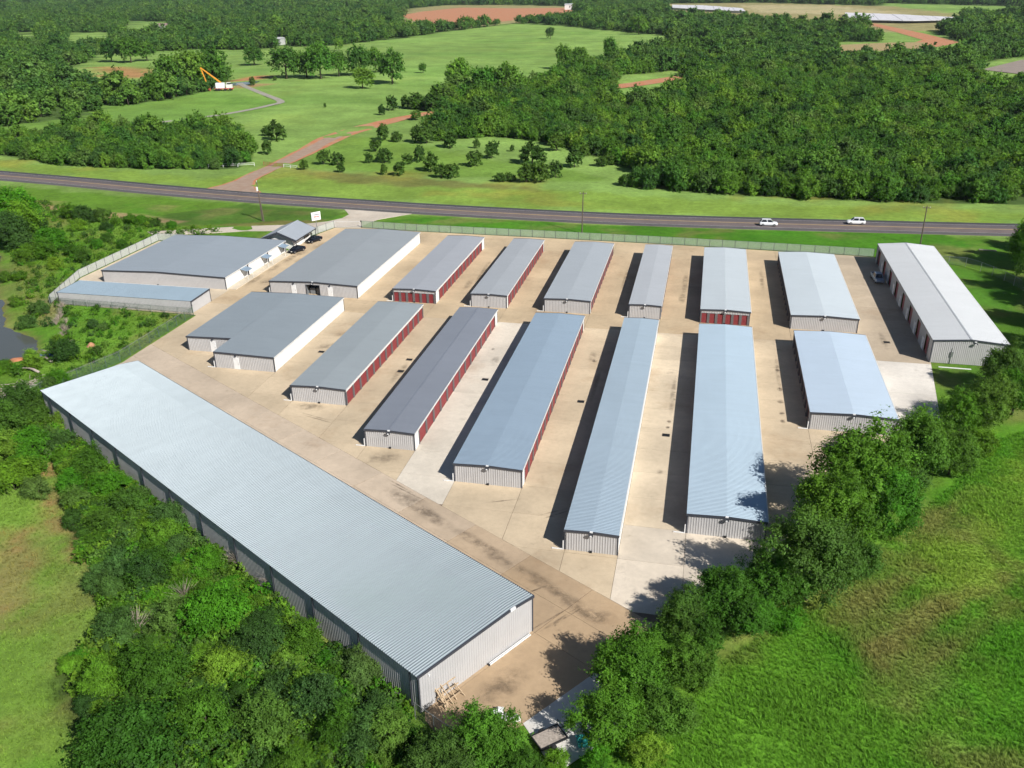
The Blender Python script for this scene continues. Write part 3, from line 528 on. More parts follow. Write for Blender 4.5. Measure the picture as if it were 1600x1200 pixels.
def sheet(name, poly, z, mat, parent=None, kind=None, color=None):
    o = MB().quad(*[(x, y, z) for x, y in poly]).build(name, mat, parent, color=color)
    if kind: tag(o, kind=kind)
    return o
DRIVE = [(-97.2,236.6),(-81.0,234.2),(-85.2,229.8),(-88.6,226.2),(-90.3,221.5),(-90.3,217.4),(-97.1,216.2),(-100.3,214.6),(-107,211.2),(-119.8,208.6),(-132.4,203.4),(-142,200.5),(-146,203.5),(-134,208.6),(-119.8,214.2),(-108,217.6),(-101.8,222),(-99.2,226),(-98.9,230.3),(-102.5,235.8)]
b_ = MB().prism(DRIVE[::-1] if False else DRIVE, -.1, .0)
drive = b_.build('driveway', 'concrete', color=(.47,.41,.34)); tag(drive, kind='structure')
SHEET_Z = .03
for nm, poly, mt in (('clay_site', [(-566,1634),(-582,1818),(-563,2038),(-424,1970),(-307,1986),(-257,1649),(-309,1430),(-332,1310),(-380,1280),(-425,1320)], 'red_clay'),
                     ('clay_track', [(199,1290),(216,1085),(222,942),(204,905),(168,846),(160,880),(196,975),(192,1129),(186,1290)], 'red_clay'),
                     ('straw_strip', [(92,820),(170,845),(192,940),(160,935),(104,900)], 'tan_soil'),
                     ('gravel_pad', [(176,675),(222,752),(290,775),(290,640),(196,640)], 'grey_ground'),
                     ('clay_path', [(-60,535),(-40,562),(-14,604),(-20,624),(-50,575),(-66,552)], 'red_clay'),
                     ('clay_field', [(-260,1640),(-300,1990),(-240,2060),(-150,1960),(-210,1700)], 'red_clay')):
    SHEET_Z += .03; sheet(nm, poly, SHEET_Z, mt, kind='structure')
sheet('pond', [(-305,533),(-292,545),(-296,563),(-313,549)], .0, 'creek_water', kind='structure')

# ------------------------------------------------------------------ concrete yard, slab by slab
def clip(P, a, b, c):
    out = []
    for i in range(len(P)):
        p, q = P[i - 1], P[i]; dp, dq = a * p[0] + b * p[1] - c, a * q[0] + b * q[1] - c
        if (dp <= 0) != (dq <= 0):
            t = dp / (dp - dq); out.append((p[0] + (q[0] - p[0]) * t, p[1] + (q[1] - p[1]) * t))
        if dq <= 0: out.append(q)
    return out
def area(P): return .5 * sum(P[i - 1][0] * P[i][1] - P[i][0] * P[i - 1][1] for i in range(len(P)))
yard = MB().prism(APRON if area(APRON) > 0 else APRON[::-1], -.09, -.03).build('concrete_yard', 'concrete', color=(.14,.10,.07)); tag(yard, kind='structure')
AP = APRON if area(APRON) > 0 else APRON[::-1]
DN = (.522, .853); DT = (.853, -.522); D0 = DN[0] * -29.6 + DN[1] * 89.7
rng = random.Random(11)
def slab_tint(x, y):
    if x > 29.8 and y < 149: c = (.55,.51,.46)
    elif x > 29.8: c = (.40,.325,.24)
    elif -37.4 < x < -29.6 and y < 155: c = (.53,.475,.40)
    elif -6.5 < x < 18 and y < 92: c = (.52,.45,.365)
    elif -6.5 < x < 1.1 and y < 155: c = (.52,.43,.315)
    elif x < -99: c = (.47,.39,.29)
    elif y > 155: c = (.45,.345,.225)
    else: c = (.475,.38,.265)
    k = rng.uniform(.93, 1.06); return tuple(v * k for v in c)
def add_slab(P, tint):
    if len(P) < 3 or abs(area(P)) < .6: return
    cx = sum(p[0] for p in P) / len(P); cy = sum(p[1] for p in P) / len(P)
    s = .032
    Q = []
    for x, y in P:
        d = math.hypot(x - cx, y - cy) or 1; Q.append((x - (x - cx) / d * s, y - (y - cy) / d * s))
    MB().prism(Q, -.028, rng.uniform(-.006, 0)).build('slab', 'concrete', yard, color=tint)
UP = clip(AP, -DN[0], -DN[1], -D0); LOW = clip(AP, DN[0], DN[1], D0)
xc = [-140,-116,-99.5,-89.7,-69.6,-61.8,-52.5,-44.8,-37.4,-29.6,-20.4,-12.7,-6.5,1.06,10.2,17.7,29.7,40.4]
yc = [74,83,90,96.5,103,109.5,116,122.5,129,135.5,142,148.3,154.6,161.8,169,176,183,190,197,204.5,218]
for x0, x1 in zip(xc, xc[1:]):
    for y0, y1 in zip(yc, yc[1:]):
        P = clip(clip(clip(clip(UP, -1, 0, -x0), 1, 0, x1), 0, -1, -y0), 0, 1, y1)
        add_slab(P, slab_tint((x0 + x1) / 2, (y0 + y1) / 2))
uc = [-167 + 9.2 * i for i in range(26)]; vc = [-60, -22, -9.4, -4.7, 0]
for u0, u1 in zip(uc, uc[1:]):
    for v0, v1 in zip(vc, vc[1:]):
        f = lambda P, a, b, c: clip(P, a, b, c)
        P = f(f(f(f(LOW, -DT[0], -DT[1], -u0), DT[0], DT[1], u1), -DN[0], -DN[1], -(v0 + D0)), DN[0], DN[1], v1 + D0)
        k = rng.uniform(.95, 1.05)
        uu = (u0 + u1) / 2; near = smooth01(-85, -45, np.array(uu)); c0 = np.array((.45,.365,.28)); c1 = np.array((.37,.265,.165))
        add_slab(P, tuple((c0 * (1 - near) + c1 * near) * k))
MB().prism([(-12.2,56.8),(-8.4,52.0),(-1.2,60.6),(-3.4,68.8),(-7,63.9)], -.05, .012).build('pad', 'concrete', yard, color=(.55,.53,.50))
# oil stains: discs that fade out at the rim
def stain(x, y, rx, ry, rz, s=1.0):
    m = MB(); n = 22; m.v = [(0, 0, 0)] + [(r * rx * math.cos(2 * math.pi * k / n), r * ry * math.sin(2 * math.pi * k / n), 0) for r in (.5, 1) for k in range(n)]
    for k in range(n): m.f.append((0, 1 + k, 1 + (k + 1) % n)); m.f.append((1 + k, 1 + n + k, 1 + n + (k + 1) % n, 1 + (k + 1) % n))
    me = m.mesh('oil_stain', 'oil_stain'); a = me.attributes.new('fade', 'FLOAT', 'POINT')
    a.data.foreach_set('value', [s] + [.7 * s] * n + [0.0] * n)
    link('oil_stain', me, yard, (x, y, .006 + rng.uniform(0, .004)), rz=rz)
for x, y, rx, ry, a in [(-20,80.6,4.5,1.3,-.55),(-14.5,77.2,4.2,1.1,-.6),(-10.2,74.0,4.4,1.2,-.6),(-7.4,72.6,2.2,1.4,0),(-24,83.5,4,1.0,-.5),(-34,90,5,1.6,-.55),(-30,87,4,1.2,-.55),(-17.5,65,3.4,1.6,1),(-15,61,4,2,1),(-64.5,143,2.4,1.4,.2),(-65.2,137,2.6,1.6,.4),(-48.5,128,.8,5,0),(-33.6,136,.9,2.4,.1),(-17,141,.8,2.6,0),(-41,100,2.6,1.8,.2),(-58,113,3,1.6,0),(-2.6,185,.7,9,0),(-2.8,175,.9,4,0),(-15.6,186,.6,9,0),(-48,185,.7,10,.05),(-49,176,.9,4,.05),(-64,185,.7,10,.02),(-97.2,170,1.0,5,0),(-97.0,179,1.2,4,0),(-96.6,187,1.2,4,0),(13.8,190,.6,8,0),(-92,178,1.6,10,0),(-93.5,170,2.6,3,0),(-92.5,186,2.4,3,0),(-94,199,2.0,3.4,0),(-96,192,1.6,3,0),(-15,130,.5,8,0),(-2.4,128,.5,8,0),(14.5,140,.5,8,0),(34,158,.7,5,0)]:
    stain(x, y, rx, ry, a, .9)
for x, y, L, a in [(-12,71.5,3.2,.9),(-11.4,71.2,3.0,.95),(-10.8,71.6,2.6,.9),(-15.6,74.8,2.4,.7),(-15,75.2,2.2,.75),(-24,99.5,2.6,.2),(-15.5,91,2.4,.6),(-14.9,90.6,2.2,.7),(-22,92.4,3,.4),(-56,110,3.2,-.3),(-55,109.2,3.4,-.3),(-43,104,3,-.5),(-16.5,66.5,5,1.02),(-15.6,66.2,5,1.02),(-36,93,4,-.55),(-35,92,4,-.5)]:
    stain(x, y, L, .16, a, 1.2)
for x, y, r in [(14.4,133.2,.55),(14.3,128.6,.6),(14.3,124.3,.55),(14.2,121.8,.45),(14.5,141,.4),(-16.4,139.1,.5),(-2.1,126.2,.32),(-2.5,118.5,.4),(-2.6,116.6,.35),(-2.9,103.5,.5),(-35.1,141,.4),(15.2,150,.45)]:
    stain(x, y, r, r * 1.5, 0, 1.5)
# storm drain gratings set in the slabs
def grate_mesh():
    m = MB(); m.box(-.55, .55, -.42, .42, .004, .012)
    for i in range(9): m.box(-.5 + i * .118, -.45 + i * .118, -.38, .38, .012, .03)
    for s in (-1, 1): m.box(-.55, .55, s * .40 - .02, s * .40 + .02, .012, .032)
    return m.mesh('drain_grate', 'black_iron')
gm = grate_mesh()
for x, y in [(-65.44,134.16),(-48.46,128.66),(-48.6,133.7),(-33.39,128.05),(-16.5,122.77),(-2.7,114.1),(34.5,157.3)]: link('drain_grate', gm, yard, (x, y, 0))

# ------------------------------------------------------------------ ribbed sheet metal buildings
PITCH, RIB = .3048, .034
def ribbed(mb, O, U, V, Nn, ulen, v0, v1, rib=None, u_start=0.0):
    rib = rib or (.042 if abs(V[2]) > .9 else RIB)
    O, U, V, Nn = Vector(O), Vector(U), Vector(V), Vector(Nn)
    g0 = v0 if callable(v0) else (lambda u: v0); g1 = v1 if callable(v1) else (lambda u: v1)
    prof = [(u_start, 0.0)]; i = math.floor(u_start / PITCH)
    while True:
        for du, h in ((.165, 0), (.205, rib), (.262, rib), (.302, 0)):
            u = i * PITCH + du
            if u_start < u < u_start + ulen: prof.append((u, h))
        i += 1
        if i * PITCH > u_start + ulen: break
    prof.append((u_start + ulen, 0.0)); n = len(mb.v)
    for u, h in prof:
        mb.v.append(tuple(O + U * u + V * g0(u) + Nn * h)); mb.v.append(tuple(O + U * u + V * g1(u) + Nn * h))
    for k in range(len(prof) - 1):
        a = n + 2 * k; mb.f.append((a, a + 2, a + 3, a + 1)); mb.mi.append(mb.m)
    return mb
_cache = {}
def door_mesh(dw, dh, mat='door_red'):
    """roll-up door curtain facing +X, hinge side at y=0"""
    k = (round(dw, 3), round(dh, 3), mat)
    if k not in _cache:
        m = MB(); n = max(6, int(dh / .16)); z = 0
        prof = [(0, 0)]
        for i in range(n):
            a = dh * i / n; b = dh * (i + 1) / n; prof += [(.0, a + (b - a) * .1), (.022, a + (b - a) * .35), (.022, a + (b - a) * .75), (0, b)]
        for (h0, z0), (h1, z1) in zip(prof, prof[1:]):
            if z1 - z0 > 1e-6: m.quad((h0, .0, z0), (h0, dw, z0), (h1, dw, z1), (h1, 0, z1))
        m.box(-.01, .045, .0, dw, .0, .07); m.box(.02, .05, dw * .5 - .09, dw * .5 + .09, .75, .80)
        _cache[k] = m.mesh('door', mat)
    return _cache[k]
def pil_mesh(wd, ht):
    k = ('pil', round(wd, 3), round(ht, 3))
    if k not in _cache: _cache[k] = MB().box(-.25, .10, 0, wd, 0, ht).mesh('pilaster', 'pilaster_grey')
    return _cache[k]
def man_door_mesh(dw=.98, dh=2.1):
    k = ('man', dw, dh)
    if k not in _cache:
        m = MB(); m.box(-.07, dw + .07, -.075, -.005, 0, dh + .07); m.box(0, dw, -.095, -.075, .02, dh)
        m.m = 1; m.box(dw - .14, dw - .06, -.14, -.095, .98, 1.06)
        _cache[k] = m.mesh('door', 'white_metal', 'trim_dark')
    return _cache[k]
def flood_mesh():
    if 'flood' not in _cache:
        m = MB(); m.box(-.05, .05, -.30, -.03, -.05, .05); m.box(-.20, .20, -.46, -.24, -.34, -.06); m.box(-.26, -.12, -.50, -.30, -.22, .0); m.box(.12, .26, -.50, -.30, -.22, .0)
        m.m = 1; m.box(-.15, .15, -.475, -.46, -.30, -.10); m.box(-.18, .18, -.2, -.05, .10, .26)
        _cache['flood'] = m.mesh('floodlight', 'trim_dark', 'white_metal')
    return _cache['flood']
def wall_pack_mesh():
    if 'wp' not in _cache:
        m = MB(); m.box(-.13, .13, -.24, -.03, 0, .28); m.m = 1; m.box(-.11, .11, -.25, -.06, -.03, 0); _cache['wp'] = m.mesh('wall_light', 'trim_dark', 'white_metal')
    return _cache['wp']

def hexa(mb, p, q, dy0, dy1, z0, z1):
    """bar in the x-z plane from p to q (x, z), z0/z1 below and above the line, dy0..dy1 deep"""
    n = len(mb.v)
    for (x, z) in (p, q):
        mb.v += [(x, dy0, z + z0), (x, dy1, z + z0), (x, dy1, z + z1), (x, dy0, z + z1)]
    for f in ((0, 1, 2, 3), (7, 6, 5, 4), (0, 4, 5, 1), (1, 5, 6, 2), (2, 6, 7, 3), (3, 7, 4, 0)):
        mb.f.append(tuple(n + i for i in f)); mb.mi.append(mb.m)

def building(label, x0, y0, w, l, h, rise, roofc, rz=0.0, rf=.5, name='storage_building', group=None, root=None, org=(0, 0), right=None, left=None, front=None,
             man=(), bay=None, flood=True, spout=True, wall='wall_paint', eave_mat='white_paint', over_l=.10, over_r=.10, ridge=False, gutters=(False, True), cat='storage building', boxes=True, roof_rib=.04):
    t = root or tag(empty(name, (x0, y0, 0), rz), label, cat, group)
    ox, oy = org
    xr = w * rf; zr = h + rise
    def zt(x): return h + rise * (x / xr if x <= xr and xr > 0 else ((w - x) / (w - xr) if w > xr else 1.0))
    P = lambda x, y, z=0.0: (ox + x, oy + y, z)
    def bld(mb, nm, mat, **k): return mb.build(nm, mat, t, loc=(ox, oy, 0), **k)
    # front gable
    if front:
        dw, dh, n, pitch, off = front
        m = MB(); ribbed(m, (0, 0, 0), (1, 0, 0), (0, 0, 1), (0, -1, 0), w, dh, zt); bld(m, 'wall', wall)
        for i in range(n):
            link('door', door_mesh(dw, dh - .12), t, P(off + i * pitch + dw, -.0, .12) if False else P(off + i * pitch, .03, .0), rz=-math.pi / 2)
            # facing -Y: curtain turned so that its +X looks to the front
        edges = [0] + [v for i in range(n) for v in (off + i * pitch, off + i * pitch + dw)] + [w]
        for a, b in zip(edges[::2], edges[1::2]):
            if b - a > .02: link('pilaster', pil_mesh(b - a, dh), t, P(a, -.005), rz=-math.pi / 2)
    elif bay:
        a, b, hb = bay
        m = MB()
        ribbed(m, (0, 0, 0), (1, 0, 0), (0, 0, 1), (0, -1, 0), a, 0, zt)
        ribbed(m, (0, 0, 0), (1, 0, 0), (0, 0, 1), (0, -1, 0), b - a, hb, zt, u_start=a)
        ribbed(m, (0, 0, 0), (1, 0, 0), (0, 0, 1), (0, -1, 0), w - b, 0, zt, u_start=b)
        bld(m, 'wall', wall)
        m = MB()
        m.quad((a, 6, 0), (b, 6, 0), (b, 6, hb), (a, 6, hb)); m.quad((a, 0, 0), (a, 6, 0), (a, 6, hb), (a, 0, hb)); m.quad((b, 6, 0), (b, 0, 0), (b, 0, hb), (b, 6, hb)); m.quad((a, 0, hb), (a, 6, hb), (b, 6, hb), (b, 0, hb))
        bld(m, 'bay_interior', 'grey_box')
        m = MB(); m.box(a - .12, a, -.08, .05, 0, hb + .12).box(b, b + .12, -.08, .05, 0, hb + .12).box(a, b, -.08, .05, hb, hb + .12); bld(m, 'bay_frame', 'trim_dark')
    else:
        m = MB(); ribbed(m, (0, 0, 0), (1, 0, 0), (0, 0, 1), (0, -1, 0), w, 0, zt); bld(m, 'wall', wall)
    m = MB(); ribbed(m, (w, l, 0), (-1, 0, 0), (0, 0, 1), (0, 1, 0), w, 0, lambda u: zt(w - u)); bld(m, 'wall', wall)
    # long sides
    for side, spec in (('r', right), ('l', left)):
        if side == 'r': O, U, Nn, ang, hh = (w, 0, 0), (0, 1, 0), (1, 0, 0), 0.0, zt(w)
        else: O, U, Nn, ang, hh = (0, l, 0), (0, -1, 0), (-1, 0, 0), math.pi, zt(0)
        m = MB()
        if not spec:
            ribbed(m, O, U, (0, 0, 1), Nn, l, 0, hh); bld(m, 'wall', 'white_paint' if side == 'r' else wall)
        else:
            dw, dh, n, pitch, off = spec['door']
            ribbed(m, O, U, (0, 0, 1), Nn, l, dh, hh)
            ends = [(0, off), (off + (n - 1) * pitch + dw, l)]
            for a, b in ends:
                if b - a > .7: ribbed(m, O, U, (0, 0, 1), Nn, b - a, 0, dh, u_start=a)
            bld(m, 'wall', 'white_paint' if side == 'r' else wall)
            dm = door_mesh(dw, dh)
            for i in range(n):
                u = off + i * pitch
                q = P(O[0] - Nn[0] * (.06 if side == 'r' else .22), O[1] + U[1] * u)
                link('door', dm, t, q, rz=ang)
            for i in range(n + 1):
                a = off + i * pitch - (pitch - dw); b = a + (pitch - dw)
                if spec.get('ribbed_between') and 0 < i < n:
                    m2 = MB(); ribbed(m2, O, U, (0, 0, 1), Nn, b - a, 0, dh, u_start=a); bld(m2, 'wall', wall)
                    md = spec.get('man')
                    if md: link('door', man_door_mesh(), t, P(O[0], O[1] + U[1] * (a + md)), rz=-math.pi / 2 if side == 'l' else math.pi / 2)
                else:
                    if i == 0 and off > .7 or i == n and l - (off + (n - 1) * pitch + dw) > .7: a, b = (a, b) if i else (off - .25, off);  
                    if i == n and l - (off + (n - 1) * pitch + dw) > .7: b = a + .25
                    a = max(a, .0); b = min(b, l)
                    if b - a > .03: link('pilaster', pil_mesh(b - a, dh), t, P(O[0], O[1] + U[1] * a), rz=ang)
    # roof
    m = MB(); oh = .06
    if xr > 0:
        d = Vector((-xr - over_l, 0, -(rise / xr) * (xr + over_l))); L = d.length; d.normalize(); nn = Vector((-d.z if False else 0, 0, 1)); nn = Vector((d.z, 0, -d.x))
        ribbed(m, (xr, -oh, zr + .03), (0, 1, 0), d, nn if nn.z > 0 else -nn, l + 2 * oh, 0, L, rib=roof_rib)
        m.f = [tuple(reversed(f)) for f in m.f]
    k0 = len(m.f)
    if xr < w:
        d = Vector((w - xr + over_r, 0, -(rise / (w - xr)) * (w - xr + over_r))); L = d.length; d.normalize(); nn = Vector((-d.z, 0, d.x))
        ribbed(m, (xr, -oh, zr + .03), (0, 1, 0), d, nn if nn.z > 0 else -nn, l + 2 * oh, 0, L, rib=roof_rib)
    bld(m, 'roof', 'roof_metal', color=roofc)
    if ridge and 0 < xr < w:
        sl, sr = rise / xr, rise / (w - xr); m = MB()
        for s, k in ((-1, sl), (1, sr)):
            a, b = (xr, zr + .085), (xr + s * .16, zr + .083 - .16 * k)
            q = [(a[0], -oh - .01, a[1]), (b[0], -oh - .01, b[1]), (b[0], l + oh + .01, b[1]), (a[0], l + oh + .01, a[1])]
            m.quad(*(q if s < 0 else q[::-1]))
        bld(m, 'ridge_cap', 'roof_metal', color=tuple(min(1, c * 1.12) for c in roofc))
    # trim
    xl, xrr = -over_l - .03, w + over_r + .03
    zl, zrt = (zt(0) - (rise / xr) * over_l if xr > 0 else zr), (zt(w) - (rise / (w - xr)) * over_r if xr < w else zr)
    for ya, yb in ((-.17, -.05), (l + .05, l + .17)):
        m = MB()
        if xr > 0: hexa(m, (xl, zl), (xr, zr), ya, yb, -.20, .07)
        if xr < w: hexa(m, (xr, zr), (xrr, zrt), ya, yb, -.20, .07)
        bld(m, 'rake_trim', 'trim_dark')
    for (xa, z), on in zip(((xl, zl), (xrr, zrt)), gutters):
        if not on: continue
        m = MB(); s = -1 if xa < 0 else 1
        m.box(min(xa, xa + s * .1), max(xa, xa + s * .1), -.05, l + .05, z - .13, z + .03); bld(m, 'gutter', eave_mat)
    for cx, cy in ((0, 0), (w, 0), (0, l), (w, l)):
        sx = -1 if cx == 0 else 1; sy = -1 if cy == 0 else 1
        m = MB(); m.box(min(cx - sx * .10, cx + sx * .055), max(cx - sx * .10, cx + sx * .055), min(cy - sy * .10, cy + sy * .055), max(cy - sy * .10, cy + sy * .055), 0, zt(cx) - .02); bld(m, 'corner_trim', 'trim_dark')
    if flood: link('floodlight', flood_mesh(), t, P(xr, 0, zr - .15))
    if boxes: bld(MB().box(xr - .14, xr + .14, -.22, -.04, .02, .24), 'junction_box', 'black_iron')
    if spout:
        m = MB(); m.box(-.22, -.10, -.14, -.04, .12, 1.25); m.box(-1.5, -.10, -.16, -.05, .02, .12); bld(m, 'downspout', 'white_metal')
    for kx, kz in man:
        link('door', man_door_mesh(), t, P(kx, 0)); link('wall_light', wall_pack_mesh(), t, P(kx + .49, 0, 2.28))
    return t

def D(l, pitch=3.048, wd=2.55, h=2.22, off=None, n=None):
    n = n or int((l - .1) / pitch); o = off if off is not None else (l - (n * pitch)) / 2 + (pitch - wd) / 2
    return {'door': (wd, h, n, pitch, o)}
H = 2.72
FR, NR = 'storage buildings in the far row along the fence', 'storage buildings in the near row'  # roof colours: sky-reflection blue and sun sheen brightening rightwards are painted in
# near row, left to right
building('steel blue roofed storage building with a white side wall, L-shaped with a stepped front', -80.8, 124.3, 11.2, 30.9, H, .23, (0.305,0.348,0.382), rf=0.0, group=NR, man=[(3.6, 0)], spout=True, name='storage_building', boxes=False, flood=False)
LLroot = bpy.data.objects['storage_building']
building('', 0, 0, 8.9, 24.7, H, .23, (0.305,0.348,0.382), rf=1.0, gutters=(False, False), root=LLroot, org=(-8.9, 6.2), man=[(4.6, 0)], spout=False, boxes=False, flood=False)
building('grey blue roofed storage building with red side doors beside the L-shaped building', -61.75, 114.5, 9.2, 39.75, H, .19, (0.342,0.379,0.401), group=NR, right=D(39.75))
building('dark grey roofed storage building with red side doors, the darkest roof of all', -44.8, 102.7, 7.4, 51.3, H, .155, (.25,.272,.318), group=NR, right=D(51.3, 3.658, 3.1), ridge=True)
building('blue grey roofed storage building with red side doors beside the pale concrete alley', -29.6, 95.8, 9.2, 57.8, H, .19, (0.305,0.389,0.477), group=NR, right=D(57.8))
building('longest narrow pale blue roofed storage building with a plain cream side, in near row', -12.75, 83.6, 6.2, 70.4, H, .13, (0.366,0.449,0.522), group=NR, left=D(70.4))
building('pale blue roofed storage building with tree shadows on its near roof corner', 1.06, 89.7, 9.15, 63.6, H, .19, (0.427,0.525,0.607), group=NR, left=D(63.6))
building('short wide pale blue roofed storage building beside the white concrete pad', 17.75, 120.1, 11.95, 32.8, H, .25, (0.447,0.530,0.622), group=NR, left=D(32.8))
# far row
t = building('wide light grey roofed building with three awnings over its side doors', -130.4, 163.1, 30.2, 29.5, H, .40, (0.341,0.384,0.427), rf=.45, group=FR, flood=False, spout=False)
for i, y in enumerate((6.6, 16.4, 25.3)):
    a = MB(); a.quad((30.25, y, 2.55), (32.0, y, 2.2), (32.0, y + 2.4, 2.2), (30.25, y + 2.4, 2.55)); a.quad((30.25, y, 2.45), (30.25, y + 2.4, 2.45), (32.0, y + 2.4, 2.1), (32.0, y, 2.1)); a.quad((30.25, y, 2.45), (32.0, y, 2.1), (32.0, y, 2.2), (30.25, y, 2.55)); a.quad((32, y, 2.1), (32, y + 2.4, 2.1), (32, y + 2.4, 2.2), (32, y, 2.2))
    aw = a.build('awning', 'roof_metal', t, color=(.35,.45,.55))
    for yy in (y + .1, y + 2.3): MB().box(31.9, 31.97, yy - .035, yy + .035, .15, 2.15).build('post', 'white_metal', aw)
    link('door', man_door_mesh(), t, (30.2, y + .7, .15), rz=math.pi / 2)
    MB().box(30.3, 30.48, y + 3.2, y + 3.4, .15, 2.7).build('downspout', 'trim_dark', t)
    MB().box(30.3, 30.36, y + 2.6, y + 3.0, .9, 2.2).build('window', 'car_glass', t)
MB().box(30.26, 32.4, .2, 29.0, 0, .15).build('walkway', 'concrete', t, color=(.52,.45,.35))
building('low white shed with a pale blue sloping roof inside the fence corner', -99.6, 148.4, 7.2, 30.9, 2.5, .22, (0.366,0.460,0.531), rz=math.pi / 2, rf=1.0, group=FR, flood=False, spout=False, boxes=False)
t = building('wide grey roofed storage building with an open bay between two white doors', -89.5, 162.7, 19.9, 42.8, H, .36, (0.336,0.364,0.387), group=FR, man=[(5.0, 0), (13.3, 0)], bay=(8.4, 11.4, 2.3))
for x in (8.75, 10.2): MB().box(x, x + 1.15, 1.0, 2.3, 0, 1.25).box(x + .1, x + 1.05, 1.1, 2.2, 1.25, 1.4).build('storage_crate', 'grey_box', t)
building('light grey roofed storage building with red doors on front and side, in far row', -61.6, 162.5, 9.2, 41.2, H, .19, (0.382,0.399,0.432), group=FR, right=D(41.2, off=2.5, n=12), front=(1.02, 2.05, 6, 1.5, .24))
building('light grey roofed storage building with a thin shadow and red side doors, narrow gable', -44.8, 162.3, 7.45, 41.5, H, .155, (0.382,0.404,0.432), group=FR, right=D(41.5))
building('light grey roofed storage building with red side doors in the middle of the far row', -29.6, 162.1, 9.25, 41.4, H, .19, (0.387,0.419,0.452), group=FR, right=D(41.4))
building('narrowest light grey roofed storage building of the far row', -12.65, 161.7, 6.15, 42.2, H, .13, (0.424,0.444,0.472), group=FR, right=D(42.2))
building('pale roofed storage building with six red doors in its front gable', 1.1, 161.3, 9.2, 42.6, H, .19, (0.475,0.520,0.551), group=FR, left=D(42.6), front=(1.02, 2.05, 6, 1.5, .24), spout=False)
building('wide pale roofed storage building with a blank front gable near the tall building', 17.8, 161.1, 12.0, 42.0, H, .25, (0.485,0.535,0.571), group=FR, left=D(42.0), spout=False)
t = building('tall white roofed storage building with tall dark red doors, by the parked pickup', 40.05, 149.2, 11.8, 59.6, 4.1, .49, (0.496,0.510,0.526), group=FR, ridge=True, spout=False, flood=False, boxes=False,
             left={'door': (2.7, 3.4, 8, 7.45, 2.4), 'ribbed_between': True, 'man': 2.9})
MB().box(3.1, 3.45, -.2, -.03, 1.3, 2.2).box(3.2, 3.3, -.12, -.03, 0, 1.3).box(3.22, 3.28, -.1, -.04, 2.2, 2.9).build('meter_box', 'galv', t)
link('floodlight', flood_mesh(), t, (6.6, 0, 4.1))
# the long diagonal building
LROT = math.radians(58.5526); LN = (-21.65, 56.11)
t = building('long silver ribbed roof building set diagonally in front of the rows', LN[0], LN[1], 15.17, 88.3, 4.42, .30, (.345,.392,.42), rz=LROT, rf=.80, spout=False, flood=False, boxes=False, over_l=.17, roof_rib=.08, gutters=(False, True), eave_mat='trim_dark', cat='storage building')
for i in range(12):
    y = 1.0 + i * 7.65; MB().box(-.15, -.05, y, y + .13, 0, 4.3).build('downspout', 'trim_dark', t)
MB().box(-.05, .1, -.15, -.03, 4.0, 4.2).build('wall_light', 'white_metal', t, loc=(1.2, 0, -.35))
MB().box(-.35, .35, -.3, -.12, .0, .28).build('ridge_end_cap', 'white_metal', t, loc=(12.1, 0, 4.62))

# ------------------------------------------------------------------ office
t = tag(empty('office_building', (-106.4, 194.9, 0)), 'small white office with a grey gable roof beside the entrance', 'office')
ow, ol, oh_, orz = 7.0, 10.3, 2.9, 1.35
m = MB(); ribbed(m, (0, 0, 0), (1, 0, 0), (0, 0, 1), (0, -1, 0), ow, 0, lambda u: oh_ + orz * (1 - abs(u - ow / 2) / (ow / 2)) * .98); m.build('wall', 'white_paint', t)
m = MB(); ribbed(m, (ow, ol, 0), (-1, 0, 0), (0, 0, 1), (0, 1, 0), ow, 0, lambda u: oh_ + orz * (1 - abs(u - ow / 2) / (ow / 2)) * .98); m.build('wall', 'white_paint', t)
m = MB(); ribbed(m, (ow, 0, 0), (0, 1, 0), (0, 0, 1), (1, 0, 0), ol, 0, oh_); m.build('wall', 'white_paint', t)
m = MB(); ribbed(m, (0, ol, 0), (0, -1, 0), (0, 0, 1), (-1, 0, 0), ol, 0, oh_); m.build('wall', 'white_paint', t)
m = MB(); sl = orz / (ow / 2); ov = 1.35
for s in (-1, 1):
    d = Vector((s * (ow / 2 + ov), 0, -sl * (ow / 2 + ov))); L = d.length; d.normalize(); nn = Vector((s * sl, 0, 1)).normalized()
    k0 = len(m.f); ribbed(m, (ow / 2, -.8, oh_ + orz + .08), (0, 1, 0), d, nn, ol + 1.6, 0, L)
    if s < 0: m.f[k0:] = [tuple(reversed(f)) for f in m.f[k0:]]
m.build('roof', 'roof_metal', t, color=(.36,.39,.43))
m = MB()
for s in (-1, 1): m.quad((ow / 2, -.85, oh_ + orz + .15), (ow / 2 + s * .25, -.85, oh_ + orz + .13 - sl * .25), (ow / 2 + s * .25, ol + .85, oh_ + orz + .13 - sl * .25), (ow / 2, ol + .85, oh_ + orz + .15))
m.build('ridge_cap', 'roof_metal', t, color=(.52,.55,.58))
for ya, yb in ((-.9, -.78), (ol + .78, ol + .9)):
    m = MB()
    for s in (-1, 1): hexa(m, (ow / 2 + s * (ow / 2 + ov + .04), oh_ + orz - sl * (ow / 2 + ov + .04)), (ow / 2, oh_ + orz), ya, yb, -.42, .12)
    m.build('rake_trim', 'trim_dark', t)
for s in (-1, 1):
    xx = ow / 2 + s * (ow / 2 + ov); MB().box(min(xx, xx + s * .1), max(xx, xx + s * .1), -.78, ol + .78, oh_ - sl * ov - .16, oh_ - sl * ov + .06).build('gutter', 'trim_dark', t)
link('door', man_door_mesh(), t, (ow, 4.6, 0), rz=math.pi / 2)
wf = MB().box(ow + .03, ow + .09, 6.4, 9.2, .9, 2.2).build('window', 'car_glass', t)
